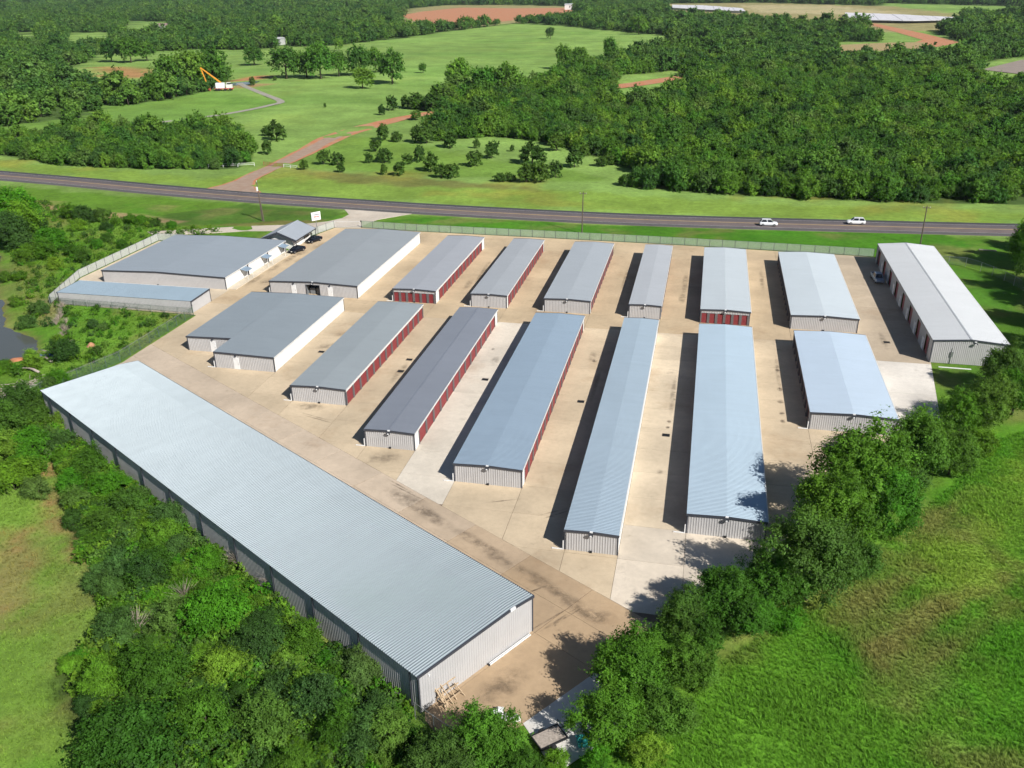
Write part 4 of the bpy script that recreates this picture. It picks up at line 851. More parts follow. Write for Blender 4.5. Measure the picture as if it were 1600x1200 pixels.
MB().box(ow + .03, ow + .12, 6.3, 6.4, .8, 2.3).box(ow + .03, ow + .12, 9.2, 9.3, .8, 2.3).box(ow + .03, ow + .12, 7.75, 7.85, .9, 2.2).box(ow + .03, ow + .12, 6.4, 9.2, 2.2, 2.3).box(ow + .03, ow + .12, 6.4, 9.2, .8, .9).build('frame', 'trim_dark', wf)
for px, py in ((ow + 1.25, -.6), (ow + 1.25, ol + .6)): MB().box(px - .07, px + .07, py - .07, py + .07, 0, oh_ - sl * ov - .1).build('post', 'trim_dark', t)

# ------------------------------------------------------------------ fences
def slat_panel(L, h, mat):
    k = ('slat', round(L, 2), h, mat)
    if k not in _cache:
        m = MB(); n = int(L / .135)
        for i in range(n):
            a = .03 + (L - .06) * i / n; m.box(a, a + .095, -.012, .012, .06, h - .04)
        m.m = 1; m.tube([(0, 0, h), (L, 0, h)], .028, 5); m.tube([(0, .03, .12), (L, .03, .12)], .02, 4)
        _cache[k] = m.mesh('panel', mat, 'galv')
    return _cache[k]
def wire_panel(L, h, barbs=True):
    k = ('wire', round(L, 2), h, barbs)
    if k not in _cache:
        m = MB(); s = .16; n = int((L + h) / s) + 1
        for i in range(n):
            for sgn in (1, -1):
                a = -h + i * s
                u0, v0, u1, v1 = a, 0.0, a + h, h
                if u0 < 0: v0 -= u0; u0 = 0
                if u1 > L: v1 -= u1 - L; u1 = L
                if u1 - u0 < .05: continue
                if sgn < 0: v0, v1 = h - v0, h - v1
                dx, dz = u1 - u0, v1 - v0; q = .010 / math.hypot(dx, dz); ax, az = -dz * q, dx * q
                m.quad((u0 - ax, 0, v0 - az), (u1 - ax, 0, v1 - az), (u1 + ax, 0, v1 + az), (u0 + ax, 0, v0 + az))
        m.m = 1; m.tube([(0, 0, h), (L, 0, h)], .026, 5)
        if barbs:
            for j in (1, 2, 3): m.tube([(0, .06 * j, h + .1 * j), (L, .06 * j, h + .1 * j)], .008, 3)
        _cache[k] = m.mesh('panel', 'fence_wire', 'galv')
    return _cache[k]
def post_mesh(h, r, mat, arm):
    k = ('post', h, r, mat, arm)
    if k not in _cache:
        m = MB(); m.tube([(0, 0, -.3), (0, 0, h + .06)], r, 7)
        if arm: m.tube([(0, 0, h), (0, .22, h + .36)], .02, 5)
        _cache[k] = m.mesh('post', mat)
    return _cache[k]
def fence(label, line, h=1.85, kind='slat', mat='fence_slat', step=3.05, post='trim_dark', arm=False, z=0.0, name='fence', group=None):
    t = tag(empty(name, (*line[0], z)), label, 'fence', group); x0, y0 = line[0]
    for (xa, ya), (xb, yb) in zip(line, line[1:]):
        L = math.dist((xa, ya), (xb, yb)); n = max(1, round(L / step)); s = L / n; a = math.atan2(yb - ya, xb - xa)
        pm = slat_panel(s, h, mat) if kind == 'slat' else wire_panel(s, h, arm)
        for i in range(n):
            f = i / n; p = (xa + (xb - xa) * f - x0, ya + (yb - ya) * f - y0, 0)
            link('panel', pm, t, p, rz=a); link('post', post_mesh(h, .06, post, arm), t, p, rz=a)
    link('post', post_mesh(h, .045, post, arm), t, (line[-1][0] - x0, line[-1][1] - y0, 0))
    return t
fence('long pale green slatted fence along the back of the yard facing the highway', [(-89.9,217.3),(-74,216.2),(-39.4,215.6),(-6.9,214.8),(23.6,213.4),(40.2,212.4)])
fence('pale slatted fence running up the outer side of the awning building', [(-132.6,148.3),(-137.9,164.7),(-137.9,196.2),(-130.5,196.6)], mat='fence_slat_white')
fence('white slatted fence beside the entrance gate and the sign', [(-100.2,206.6),(-97.3,215.9)], mat='fence_slat_white')
fence('low wire fence along the grass side of the low white shed', [(-132.6,148.0),(-99.2,147.2)], h=1.5, kind='wire', post='galv')
fence('green chain link fence with barbed arms between the grass and the lane', [(-98.6,147.0),(-98.9,123.3),(-102.2,112.5),(-108,100)], h=1.9, kind='wire', post='fence_wire', arm=True)
fence('chain link fence curving over the lawn behind the tall white building', [(52.3,209.4),(59.4,208.4),(61.8,205.4),(65,199),(69,186),(71,168)], h=1.9, kind='wire', post='galv')
fence('short chain link fence at the near corner of the diagonal building', [(-21.9,55.4),(-19.8,54.3),(-15.4,52.0)], h=1.9, kind='wire', post='galv', step=2.4)
g = tag(empty('sliding_gate', (-97.1, 216.0, 0)), 'white sliding gate across the concrete entrance drive', 'gate')
gl = 6.9
MB().tube([(0,0,.15),(gl,0.9,.15)], .04, 5).tube([(0,0,1.75),(gl,.9,1.75)], .04, 5).tube([(0,0,.15),(0,0,1.75)], .04, 5).tube([(gl,.9,.15),(gl,.9,1.75)], .04, 5).build('frame', 'white_metal', g)
for i in range(28):
    f = (i + .5) / 28; MB().tube([(gl * f, .9 * f, .15), (gl * f, .9 * f, 1.75)], .014, 4).build('bar', 'white_metal', g)
k = tag(empty('keypad_post', (-90.4, 218.4, 0)), 'dark keypad on a thin curved post beside the entrance gate', 'keypad post')
MB().tube([(0,0,0),(0,0,1.2),(.05,-.15,1.4)], .04, 6).build('pole', 'trim_dark', k); MB().box(-.15,.15,-.3,-.12,1.25,1.65).build('keypad', 'black_iron', k)

# ------------------------------------------------------------------ poles and sign
def pole(label, x, y, h, lean=(0, 0), double=False, arms=True):
    t = tag(empty('utility_pole', (x, y, 0)), label, 'utility pole', 'poles along the highway')
    m = MB(); m.tube([(0, 0, -.3), (lean[0], lean[1], h)], [.17, .11], 8); m.build('pole', 'pole_wood', t)
    if double: MB().tube([(.55, -.2, -.2), (lean[0] + .12, lean[1], h * .78)], [.15, .1], 8).build('brace_pole', 'pole_wood', t)
    if arms:
        MB().box(lean[0] - .9, lean[0] + .9, lean[1] - .07, lean[1] + .07, h - .55, h - .42).build('crossarm', 'pole_wood', t)
        for dx in (-.75, 0, .75): MB().tube([(lean[0] + dx, lean[1], h - .42), (lean[0] + dx, lean[1], h - .2)], .05, 6).build('insulator', 'white_metal', t)
    return t
t = pole('leaning twin wooden utility pole with a grey transformer, on the lawn by the office', -120.3, 219.5, 10.6, (-.5, .6), True, False)
MB().tube([(-.42, .1, 8.3), (-.45, .12, 9.4)], .27, 10).build('transformer', 'white_metal', t); MB().tube([(-.5, .6, 10.5), (-.5, .6, 11.2)], .05, 6).build('insulator', 'white_metal', t)
pole('thin dark utility pole just beyond the back fence, midway along it', -30.5, 221.7, 10.8, (.1, 0))
pole('thin dark utility pole beyond the far end of the tall white building', 52.9, 225.0, 9.6, (-.1, 0))
t = tag(empty('roadside_sign', (-98.8, 208.2, 0), math.radians(54)), 'tilted white roadside sign on one steel pole beside the black car', 'sign')
MB().tube([(0, 0, -.2), (0, 0, 4.6)], .11, 8).build('pole', 'galv', t)
MB().box(-1.5, 1.7, -.22, .22, 4.5, 6.9).build('cabinet', 'sign_face', t)
MB().box(-1.53, -1.5, -.12, .12, 4.7, 6.7).build('end_panel', 'sign_blue', t)
m = MB()
rs = random.Random(2)
for zz, x0, x1, hh in ((6.02, -.75, 1.25, .34), (4.95, -.65, 1.2, .2)):
    x = x0
    while x < x1: wdt = rs.uniform(.12, .24); m.box(x, x + wdt, -.235, -.22, zz, zz + hh * rs.uniform(.8, 1)); x += wdt + .06
m.build('lettering', 'sign_ink', t)
m = MB(); x = -.8
while x < 1.25: wdt = rs.uniform(.14, .24); m.box(x, x + wdt, -.235, -.22, 5.36, 5.36 + .42 * rs.uniform(.85, 1)); x += wdt + .06
m.build('lettering', 'sign_red', t)
t.scale = (.82, .82, .88)

# gate and rail fences where the red track meets the highway
def rail(label, pts, h, mat, rails, name, group=None):
    t = tag(empty(name, (*pts[0], 0)), label, 'fence', group); x0, y0 = pts[0]
    for z in rails: MB().tube([(x - x0, y - y0, z) for x, y in pts], .07, 5).build('rail', mat, t)
    for x, y in pts: MB().tube([(x - x0, y - y0, -.2), (x - x0, y - y0, h)], .09, 6).build('post', mat, t)
rail('white pipe rail fence beside the shrubs on the woodland side of the track', [(-176,287.5),(-171,289),(-166,290.5),(-160.5,292.5)], 1.15, 'white_metal', (.5, 1.05), 'rail_fence')
rail('white pipe rail fence on the meadow side of the track', [(-148.6,291.6),(-145.5,290.6),(-142.4,289.6)], 1.15, 'white_metal', (.5, 1.05), 'rail_fence')
g = tag(empty('farm_gate', (-157.6, 294, 0)), 'rust red tube gate across the dirt track', 'gate')
for z in (.3, .6, .9, 1.2): MB().tube([(0, 0, z), (8.6, -2, z)], .05, 5).build('rail', 'gate_red', g)
for f in (0, .33, .66, 1): MB().tube([(8.6 * f, -2 * f, 0), (8.6 * f, -2 * f, 1.35)], .07, 5).build('post', 'gate_red', g)

# ------------------------------------------------------------------ vehicles
def loft(m, secs):
    """secs: (x, [(y, z) ...]) closed rings of equal count"""
    n = len(secs[0][1]); base = len(m.v)
    for x, ring in secs: m.v += [(x, y, z) for y, z in ring]
    for i in range(len(secs) - 1):
        for k in range(n):
            a = base + i * n; b = a + n; m.f.append((a + k, a + (k + 1) % n, b + (k + 1) % n, b + k)); m.mi.append(m.m)
    m.f.append(tuple(base + k for k in reversed(range(n)))); m.f.append(tuple(base + (len(secs) - 1) * n + k for k in range(n))); m.mi += [m.m, m.m]
def wheel_meshes():
    if 'wheel' not in _cache:
        m = MB(); seg = 16
        m.tube([(0, -.11, 0), (0, -.09, 0), (0, .09, 0), (0, .11, 0)], [.30, .345, .345, .30], seg); _cache['wheel'] = m.mesh('tyre', 'rubber', smooth=False)
        m = MB(); m.tube([(0, -.125, 0), (0, .125, 0)], .21, 10); _cache['rim'] = m.mesh('rim', 'rim')
    return _cache['wheel'], _cache['rim']
def car(label, name, x, y, rz, paint, style, cat):
    t = tag(empty(name, (x, y, .035), rz), label, cat)
    if style == 'suv': prof = [(-2.3,.45,.95,.80),(-2.22,.32,1.06,.88),(-1.2,.26,1.08,.93),(.9,.26,1.06,.93),(1.35,.27,1.02,.92),(2.1,.32,.92,.86),(2.34,.42,.78,.74)]; cab = (-2.15,-1.75,.55,1.3,1.06,1.72)
    elif style == 'sedan': prof = [(-2.38,.42,.86,.78),(-2.25,.30,.95,.86),(-1.3,.24,.96,.91),(.8,.24,.94,.91),(1.4,.25,.90,.9),(2.15,.30,.80,.84),(2.4,.40,.66,.72)]; cab = (-1.75,-1.0,.35,1.25,.94,1.44)
    else: prof = [(-2.8,.52,1.0,.86),(-2.7,.45,1.06,.92),(-1.0,.40,1.06,.95),(1.0,.40,1.08,.95),(1.6,.42,1.10,.94),(2.5,.46,1.06,.9),(2.75,.55,.9,.8)]; cab = (-.95,-.8,.75,1.35,1.06,1.85)
    m = MB(); secs = []
    for px, zb, zt_, hw in prof: secs.append((px, [(-hw + .08, zb), (-hw, zb + .18), (-hw, zt_ - .22), (-hw + .10, zt_ - .02), (-hw * .5, zt_ + .02), (hw * .5, zt_ + .02), (hw - .10, zt_ - .02), (hw, zt_ - .22), (hw, zb + .18), (hw - .08, zb)][::-1]))
    loft(m, secs); m.build('body', paint, t)
    xa, xb, xc, xd, zb, zt_ = cab; hb, ht = .84, .64
    m = MB(); m.v = [(xa,-hb,zb),(xd,-hb,zb),(xd,hb,zb),(xa,hb,zb),(xb,-ht,zt_),(xc,-ht,zt_),(xc,ht,zt_),(xb,ht,zt_)]
    m.f = [(4,5,6,7),(0,1,5,4),(1,2,6,5),(2,3,7,6),(3,0,4,7)]; m.mi = [0] * 5
    cb = m.build('cabin', paint, t)
    def pane(pts, nm):
        c = sum((Vector(p) for p in pts), Vector()) / 4; nrm = (Vector(pts[1]) - Vector(pts[0])).cross(Vector(pts[3]) - Vector(pts[0])).normalized()
        MB().quad(*[tuple(c + (Vector(p) - c) * .86 + nrm * .012) for p in pts]).build(nm, 'car_glass', cb)
    v = m.v
    mid = lambda p, q, f: tuple(Vector(p) + (Vector(q) - Vector(p)) * f)
    for a, b, c, d in ((0, 1, 5, 4), (2, 3, 7, 6)):
        pane([v[a], mid(v[a], v[b], .52), mid(v[d], v[c], .52), v[d]], 'side_window'); pane([mid(v[a], v[b], .52), v[b], v[c], mid(v[d], v[c], .52)], 'side_window')
    pane([v[1], v[2], v[6], v[5]], 'windscreen'); pane([v[3], v[0], v[4], v[7]], 'rear_window')
    wm, rm = wheel_meshes(); ax = 1.42 if style != 'pickup' else 1.75
    for wx in (-ax, ax):
        for s in (-1, 1):
            wo = link('wheel', wm, t, (wx, s * .82, .335)); link('rim', rm, wo)
    xf = prof[-1][0]; xr_ = prof[0][0]
    for s in (-1, 1):
        MB().box(xf - .22, xf - .02, s * .62 - .16, s * .62 + .16, .62, .76).build('headlight', 'lamp_white', t)
        MB().box(xr_ - .01, xr_ + .08, s * .66 - .1, s * .66 + .1, .70, .92).build('tail_light', 'lamp_red', t)
    if style == 'pickup':
        MB().box(-2.62, -1.05, -.78, .78, 1.09, 1.10).build('bed_floor', 'black_iron', t)
        for s in (-1, 1): MB().box(-2.7, -.98, s * .86 - .06, s * .86 + .06, 1.06, 1.24).build('bed_side', paint, t)
        MB().box(-2.78, -2.68, -.86, .86, 1.06, 1.24).build('tailgate', paint, t)
    if style == 'suv':
        for s in (-1, 1): MB().box(-1.6, .4, s * .55 - .025, s * .55 + .025, zt_ + .01, zt_ + .06).build('roof_rail', 'galv', t)
    return t
hr = math.atan2(3.0, 72)
car('white sport utility vehicle driving on the highway in the lane nearer the fence', 'parked_car' if False else 'car', 17.3, 237.2, hr, 'car_white', 'suv', 'car')
car('smaller white crossover on the highway further along in the far lane', 'car', 40.1, 242.6, hr + math.pi, 'car_white', 'suv', 'car')
car('black sedan parked beside the corner of the office', 'car', -97.4, 192.6, math.radians(-112), 'car_dark', 'sedan', 'car')
car('black sedan parked under the roadside sign', 'car', -97.0, 201.9, math.radians(-112), 'car_dark', 'sedan', 'car')
car('blue grey pickup truck parked in the shadow of the tall building', 'pickup_truck', 38.2, 193.6, math.radians(-86), 'car_silver', 'pickup', 'pickup truck')

# excavator by the pond
t = tag(empty('boom_truck', (-293, 509, 0), math.radians(15)), 'white and red machine with a folded orange boom beside the farm lane', 'construction vehicle')
MB().box(-4.2, 1.0, -1.5, 1.5, 1.6, 4.4).box(-4.0, .6, -1.4, 1.4, 4.4, 4.7).build('body', 'car_white', t)
MB().box(2.0, 5.4, -1.3, 1.3, 1.6, 3.6).box(2.4, 4.6, -1.2, 1.2, 3.6, 4.7).build('cab', 'house_white', t)
MB().box(2.5, 4.4, -1.25, 1.25, 3.7, 4.5).build('window', 'car_glass', t, loc=(.22, 0, .02))
MB().box(-5, 6, -1.5, 1.5, 1.0, 1.6).build('chassis', 'machine_red', t)
for wx in (-4, -2.4, 1.2, 4.4):
    for s in (-1, 1): MB().tube([(wx, s * 1.3 - .25, .75), (wx, s * 1.3 + .25, .75)], .75, 12).build('wheel', 'rubber', t)
bm = MB().tube([(-1.0, 0, 4.6), (-12.0, 0, 13.5)], [.55, .4], 4).build('boom', 'machine_orange', t)
MB().tube([(-12.0, 0, 13.6), (-8.8, 0, 1.6)], [.45, .3], 4).build('boom_arm', 'machine_orange', t)
MB().tube([(-6.5, 0, 1.2), (-3.4, 0, 5.0)], [.18, .18], 6).build('hydraulic_ram', 'galv', t)
MB().box(-9.6, -7.9, -.8, .8, .3, 1.7).build('bucket', 'machine_red', t)

# ------------------------------------------------------------------ far houses, shed, long pale roofs
def house(label, x, y, rz, w, l, h, rise, wallm, roofm, name='house', cat='house'):
    t = tag(empty(name, (x, y, 0), rz), label, cat)
    MB().box(-w / 2, w / 2, -l / 2, l / 2, 0, h).build('wall', wallm, t)
    m = MB(); a, b = w / 2 + .5, l / 2 + .5
    m.v = [(-a, -b, h), (a, -b, h), (a, b, h), (-a, b, h), (-a, 0, h + rise), (a, 0, h + rise)]
    m.f = [(0, 1, 5, 4), (2, 3, 4, 5), (1, 2, 5), (3, 0, 4), (0, 3, 2, 1)]; m.mi = [0] * 5
    m.build('roof', roofm, t)
    for i in (-1, 1):
        MB().box(i * w * .28 - .7, i * w * .28 + .7, -l / 2 - .05, -l / 2 - .004, h * .4, h * .8).build('window', 'car_glass', t)
    MB().box(-.6, .6, -l / 2 - .06, -l / 2 - .004, 0, h * .72).build('door', 'pilaster_grey', t)
house('white house with a reddish roof in the far woodland clearing', -770, 1200, .2, 17, 11, 5, 2.6, 'house_white', 'house_roof')
house('house with an orange end and white roof below the white house', -735, 1130, .2, 22, 10, 4.5, 1.4, 'house_orange', 'house_white')
house('grey roofed white house between far trees, furthest into the woods', -880, 1190, .3, 18, 10, 4.5, 2, 'house_white', 'house_roof')
house('small red walled cabin among the far trees', -960, 1180, .3, 9, 8, 4, 2, 'house_orange', 'house_roof')
house('pale metal shed at the edge of the woods above the pasture', -447, 897, -.1, 14, 10, 6, 1.5, 'shed_metal', 'shed_metal', 'shed', 'shed')
house('long grey white building on the clay ground beyond the pasture', -280, 1880, .1, 45, 18, 9, 2, 'house_white', 'shed_metal', 'warehouse', 'warehouse')
def long_roof(label, near, far, n, h=3.4):
    """low roof between a near and a far eave line, one panel after the other"""
    x0, y0 = near[0]; t = tag(empty('long_shed', (x0, y0, 0)), label, 'shed', 'long pale sheds beyond the woods')
    def at(P, f):
        k = f * (len(P) - 1); i = min(int(k), len(P) - 2); u = k - i; return (P[i][0] + (P[i + 1][0] - P[i][0]) * u - x0, P[i][1] + (P[i + 1][1] - P[i][1]) * u - y0)
    for i in range(n):
        a, b = (i + .02) / n, (i + .98) / n; MB().prism([at(near, a), at(near, b), at(far, b), at(far, a)], h - .5, h + rs.uniform(-.2, .2)).build('roof_panel', 'long_roof', t)
    MB().prism([at(near, .01), at(near, .99), at(far, .98), at(far, .02)], 0, h - .55).build('wall', 'house_white', t)
long_roof('long low pale roof at the end of the red clay track', [(165,1325),(238,1285),(302,1312)], [(193.6,1564),(256.7,1487),(312.7,1381)], 11)
long_roof('long low pale roof further off among the woods', [(-88,1836),(-26,1730),(43.8,1640)], [(-98,2022),(-31,1968),(41.4,1780)], 8)

# ------------------------------------------------------------------ odds and ends on the ground
t = tag(empty('gutter_pipe', (-16.9, 63.3, 0), math.atan2(5.1, 3.1)), 'long white gutter lying at the foot of the diagonal building', 'gutter')
MB().box(0, 5.9, -.1, .1, .02, .05).box(0, 5.9, -.1, -.08, .05, .2).box(0, 5.9, .08, .1, .05, .2).build('channel', 'white_metal', t); MB().box(-.12, .0, -.12, .12, .01, .24).build('end_cap', 'trim_dark', t)
rs = random.Random(8)
t = tag(empty('lumber_rack', (-19.9, 58.6, 0), math.radians(58)), 'leaning stack of timber frames against the diagonal building gable', 'timber')
for i in range(7):
    x = rs.uniform(-1.1, 1.1); MB().tube([(x, -1.0 + rs.uniform(-.3, .1), .02), (x + rs.uniform(-.5, .5), .35, 1.5 + rs.uniform(-.3, .3))], .06, 4).build('plank', 'timber', t)
for z, y in ((.3, -.75), (.9, -.25), (1.35, .15)): MB().box(-1.3, 1.3, y - .05, y + .05, z - .04, z + .04).build('plank', 'timber', t)
for s in (-1, 1): MB().tube([(s * 1.2, -1.3, 0), (s * .9, -.2, 1.1)], .05, 4).tube([(s * .9, -.2, 1.1), (s * 1.3, .2, 0)], .05, 4).build('trestle', 'timber', t)
t = tag(empty('flatbed_trailer', (-9.6, 55.2, 0), math.radians(42)), 'small flatbed trailer with a dark frame beside the pale pad', 'trailer')
MB().box(-1.2, 1.4, -.8, .8, .5, .56).build('deck', 'driftwood', t)
MB().box(-1.3, 1.5, -.9, -.8, .42, .62).box(-1.3, 1.5, .8, .9, .42, .62).box(-1.3, -1.2, -.8, .8, .42, .62).box(1.4, 1.5, -.8, .8, .42, .62).tube([(1.5, -.5, .48), (2.7, 0, .48), (1.5, .5, .48)], .05, 4).tube([(1.45, -.85, .6), (1.45, -.85, 1.2), (1.45, .85, 1.2), (1.45, .85, .6)], .03, 4).build('frame', 'black_iron', t)
for s in (-1, 1): MB().tube([(-.1, s * 1.0 - .09, .32), (-.1, s * 1.0 + .09, .32)], .32, 12).build('wheel', 'rubber', t)
t = tag(empty('plastic_bin', (-6.5, 55.6, 0), .4), 'teal plastic bin at the edge of the pale pad under the trees', 'bin')
MB().box(-.6, .6, -.4, .4, 0, .6).build('tub', 'teal_plastic', t); MB().box(-.65, .65, -.45, .45, .6, .68).build('lid', 'teal_plastic', t)
for i in range(9):
    a = rs.uniform(0, 6.28); r = rs.uniform(0, 1.6); m = MB(); w_, l_, h_ = rs.uniform(.25, .55), rs.uniform(.25, .6), rs.uniform(.15, .4)
    m.v = [(sx * w_ * rs.uniform(.6, 1), sy * l_ * rs.uniform(.6, 1), z * h_) for z in (0, 1, 1.6) for sx, sy in ((-1, -1), (1, -1), (1, 1), (-1, 1))]
    for j in range(8): m.v[8 + j % 4] = tuple(c * (.45 if q < 2 else 1) for q, c in enumerate(m.v[8 + j % 4])) if j < 4 else m.v[8 + j % 4]
    for lv in (0, 4):
        for k in range(4): m.f.append((lv + k, lv + (k + 1) % 4, lv + 4 + (k + 1) % 4, lv + 4 + k))
    m.f.append((8, 9, 10, 11)); m.mi = [0] * len(m.f)
    o = m.build('rubbish_bag', ('white_metal', 'house_white', 'teal_plastic')[i % 7 % 3 if i % 4 == 0 else i % 2], loc=(-14.3 + r * math.cos(a), 56.2 + r * math.sin(a), .5 if False else 0.0), rz=a)
    tag(o, 'crumpled pale rubbish bag in the heap under the near trees', 'rubbish bag', 'rubbish heap beside the trailer')
t = tag(MB().box(0, 5.1, -.12, .12, .0, .09).build('board', 'white_metal', loc=(41.2, 147.4, -.05), rz=-.02), 'long white board lying on the lawn before the tall building', 'board')
t = tag(MB().box(-1.9, 1.9, -.25, .25, .0, .2).build('wood_plank', 'driftwood', loc=(67.5, 222.4, -.05), rz=-.1), 'weathered plank lying in the grass beyond the chain link fence', 'plank')
# driftwood and debris by the creek
def log(label, x, y, L, a, r, bend, zz=-.2):
    t = tag(empty('fallen_log', (x, y, zz), a), label, 'log', 'driftwood along the creek')
    MB().tube([(0, 0, .2), (L * .3, bend * .5, .5), (L * .65, bend, .45), (L, bend * .4, .15)], [r, r * .9, r * .7, r * .3], 7).build('trunk', 'driftwood', t, smooth=True)
    MB().tube([(L * .4, bend * .7, .5), (L * .55, bend + L * .18, .9), (L * .75, bend + L * .26, .7)], [r * .5, r * .35, r * .12], 5).build('branch', 'driftwood', t, smooth=True)
log('pale forked driftwood log reaching over the creek bank', -110.5, 122.2, 7.5, 2.3, .38, .7)
log('short grey driftwood log lying in the creek mud', -111.0, 121.0, 5.0, 2.9, .28, -.5)
log('bleached driftwood log at the top of the brush pile', -110.2, 116.6, 4.4, 2.75, .25, .4)
log('broken grey stump in the grass below the low white shed', -113.0, 128.6, 2.4, 1.9, .3, .3)
log('thin pale driftwood log at the edge of the creek water', -119.5, 118.3, 3.6, 2.6, .18, .3)
log('short pale driftwood log lowest along the creek', -117.0, 114.0, 3.2, 2.5, .2, -.2)
t = tag(empty('brush_pile', (-108.6, 108.2, -.1)), 'pile of grey dead branches beside the far end of the diagonal building', 'brush pile')
for i in range(70):
    a = rs.uniform(0, 6.28); L = rs.uniform(1.2, 3.4); cx, cy = rs.gauss(0, 1.1), rs.gauss(0, 3.0); z = max(.05, .9 - .25 * abs(cy)) * rs.uniform(.1, 1)
    MB().tube([(cx, cy, z), (cx + L * .5 * math.cos(a), cy + L * .5 * math.sin(a), z + rs.uniform(0, .35)), (cx + L * math.cos(a), cy + L * math.sin(a), max(.03, z + rs.uniform(-.4, .3)))], [rs.uniform(.04, .09), .05, .015], 4).build('branch', 'driftwood', t)
m = MB(); n = 9
for i in range(n):
    for j in range(n): m.v.append(((i / 8 - .5) * 2.6, (j / 8 - .5) * 1.5, .1 + .35 * vnoise(np.array([i * .7]), np.array([j * .7]), 1.0, 3)[0]))
for i in range(n - 1):
    for j in range(n - 1): m.f.append((i * n + j, (i + 1) * n + j, (i + 1) * n + j + 1, i * n + j + 1)); m.mi.append(0)
tag(m.build('tarpaulin', 'tarp_blue', loc=(-114.2, 123.4, -.35), rz=.3), 'crumpled dark blue tarpaulin by the creek driftwood', 'tarpaulin')
for nm, x, y, rx, ry, zz, lb in (('soil_mound', -118.5, 121.3, 2.6, 1.6, -.7, 'orange clay mound standing in the creek'), ('soil_mound', -131.6, 163.5 - 8, 1.2, 1.2, -.15, 'orange clay mound near the fence corner above the creek'), ('soil_mound', -109.0, 129.0, .9, .9, -.12, 'orange clay mound beside the broken stump')):
    m = MB(); n = 12; m.v = [(0, 0, .8)]
    for r, z in ((.35, .62), (.7, .3), (1, -.1)):
        for k in range(n): q = rs.uniform(.85, 1.12); m.v.append((rx * r * q * math.cos(6.283 * k / n), ry * r * q * math.sin(6.283 * k / n), z * rs.uniform(.8, 1.1)))
    for k in range(n):
        m.f.append((0, 1 + k, 1 + (k + 1) % n))
        for lv in (0, 1): a = 1 + lv * n; m.f.append((a + k, a + n + k, a + n + (k + 1) % n, a + (k + 1) % n))
    m.mi = [0] * len(m.f)
    tag(m.build(nm, 'red_clay', loc=(x, y, zz), smooth=True), lb, 'soil mound')

# ------------------------------------------------------------------ trees and shrubs
def crown_arrays(seed, R, z0, z1, n_clump, per, leaf, shape='round', flat=1.0, spread=(.22, .40)):
    g = np.random.default_rng(seed)
    zc, rz = (z0 + z1) / 2, (z1 - z0) / 2
    d = g.normal(size=(n_clump, 3)); d /= np.linalg.norm(d, axis=1)[:, None]
    d[:, 2] = np.where(d[:, 2] < -.8, -d[:, 2] * .6, d[:, 2])
    lob = 1 + .18 * np.sin(np.arctan2(d[:, 1], d[:, 0]) * 2 + g.uniform(0, 6)) + .14 * np.sin(np.arctan2(d[:, 1], d[:, 0]) * 3 + g.uniform(0, 6))
    f = g.uniform(.42, .86, n_clump) * lob
    c = d * f[:, None]
    if shape == 'cone':
        t = g.uniform(0, 1, n_clump) ** 1.4; a = g.uniform(0, 6.283, n_clump); rr = (1.0 - t * .92) * g.uniform(.45, .85, n_clump)
        c = np.stack([rr * np.cos(a), rr * np.sin(a), t * 2 - 1], 1)
    C = c * np.array([R, R, rz]) + np.array([0, 0, zc])
    cr = R * g.uniform(*spread, n_clump) * (1.0 if shape == 'round' else .75)
    if shape == 'cone': cr *= (1.15 - .6 * (c[:, 2] + 1) / 2)
    n = n_clump * per; ci = np.repeat(np.arange(n_clump), per)
    out = C[ci] - np.array([0, 0, zc - rz * .35]); out /= np.linalg.norm(out, axis=1)[:, None] + 1e-6
    # each clump is a spray of twigs, leaves sit along the twigs
    nt_ = max(6, per // 11); tw = g.normal(size=(n_clump, nt_, 3)); tw[..., 2] += .25; tw /= np.linalg.norm(tw, axis=2)[..., None]
    tl = g.uniform(.5, 1.5, (n_clump, nt_)); ti = g.integers(0, nt_, n)
    e = tw[ci, ti] + out * .75; e /= np.linalg.norm(e, axis=1)[:, None]
    tt = g.uniform(.12, 1.0, n) ** .65
    p = C[ci] + e * (cr[ci] * tl[ci, ti] * tt * 1.12)[:, None] + g.normal(size=(n, 3)) * (cr[ci] * .10)[:, None]
    p[:, 2] = np.maximum(p[:, 2], .05)
    nr = e + g.normal(size=(n, 3)) * .55 + np.array([0, 0, .35]); nr /= np.linalg.norm(nr, axis=1)[:, None]
    t1 = np.cross(nr, g.normal(size=(n, 3))); t1 /= np.linalg.norm(t1, axis=1)[:, None] + 1e-9; t2 = np.cross(nr, t1)
    s = leaf * g.uniform(.6, 1.3, n)[:, None]
    V = np.stack([p - t1 * s, p - t2 * s * .55, p + t1 * s, p + t2 * s * .55], 1).reshape(-1, 3)
    cl = g.uniform(0, 1, n_clump); la = np.clip(cl[ci] * .65 + g.uniform(0, 1, n) * .35, 0, 1)
    return V, np.repeat(la, 4), C
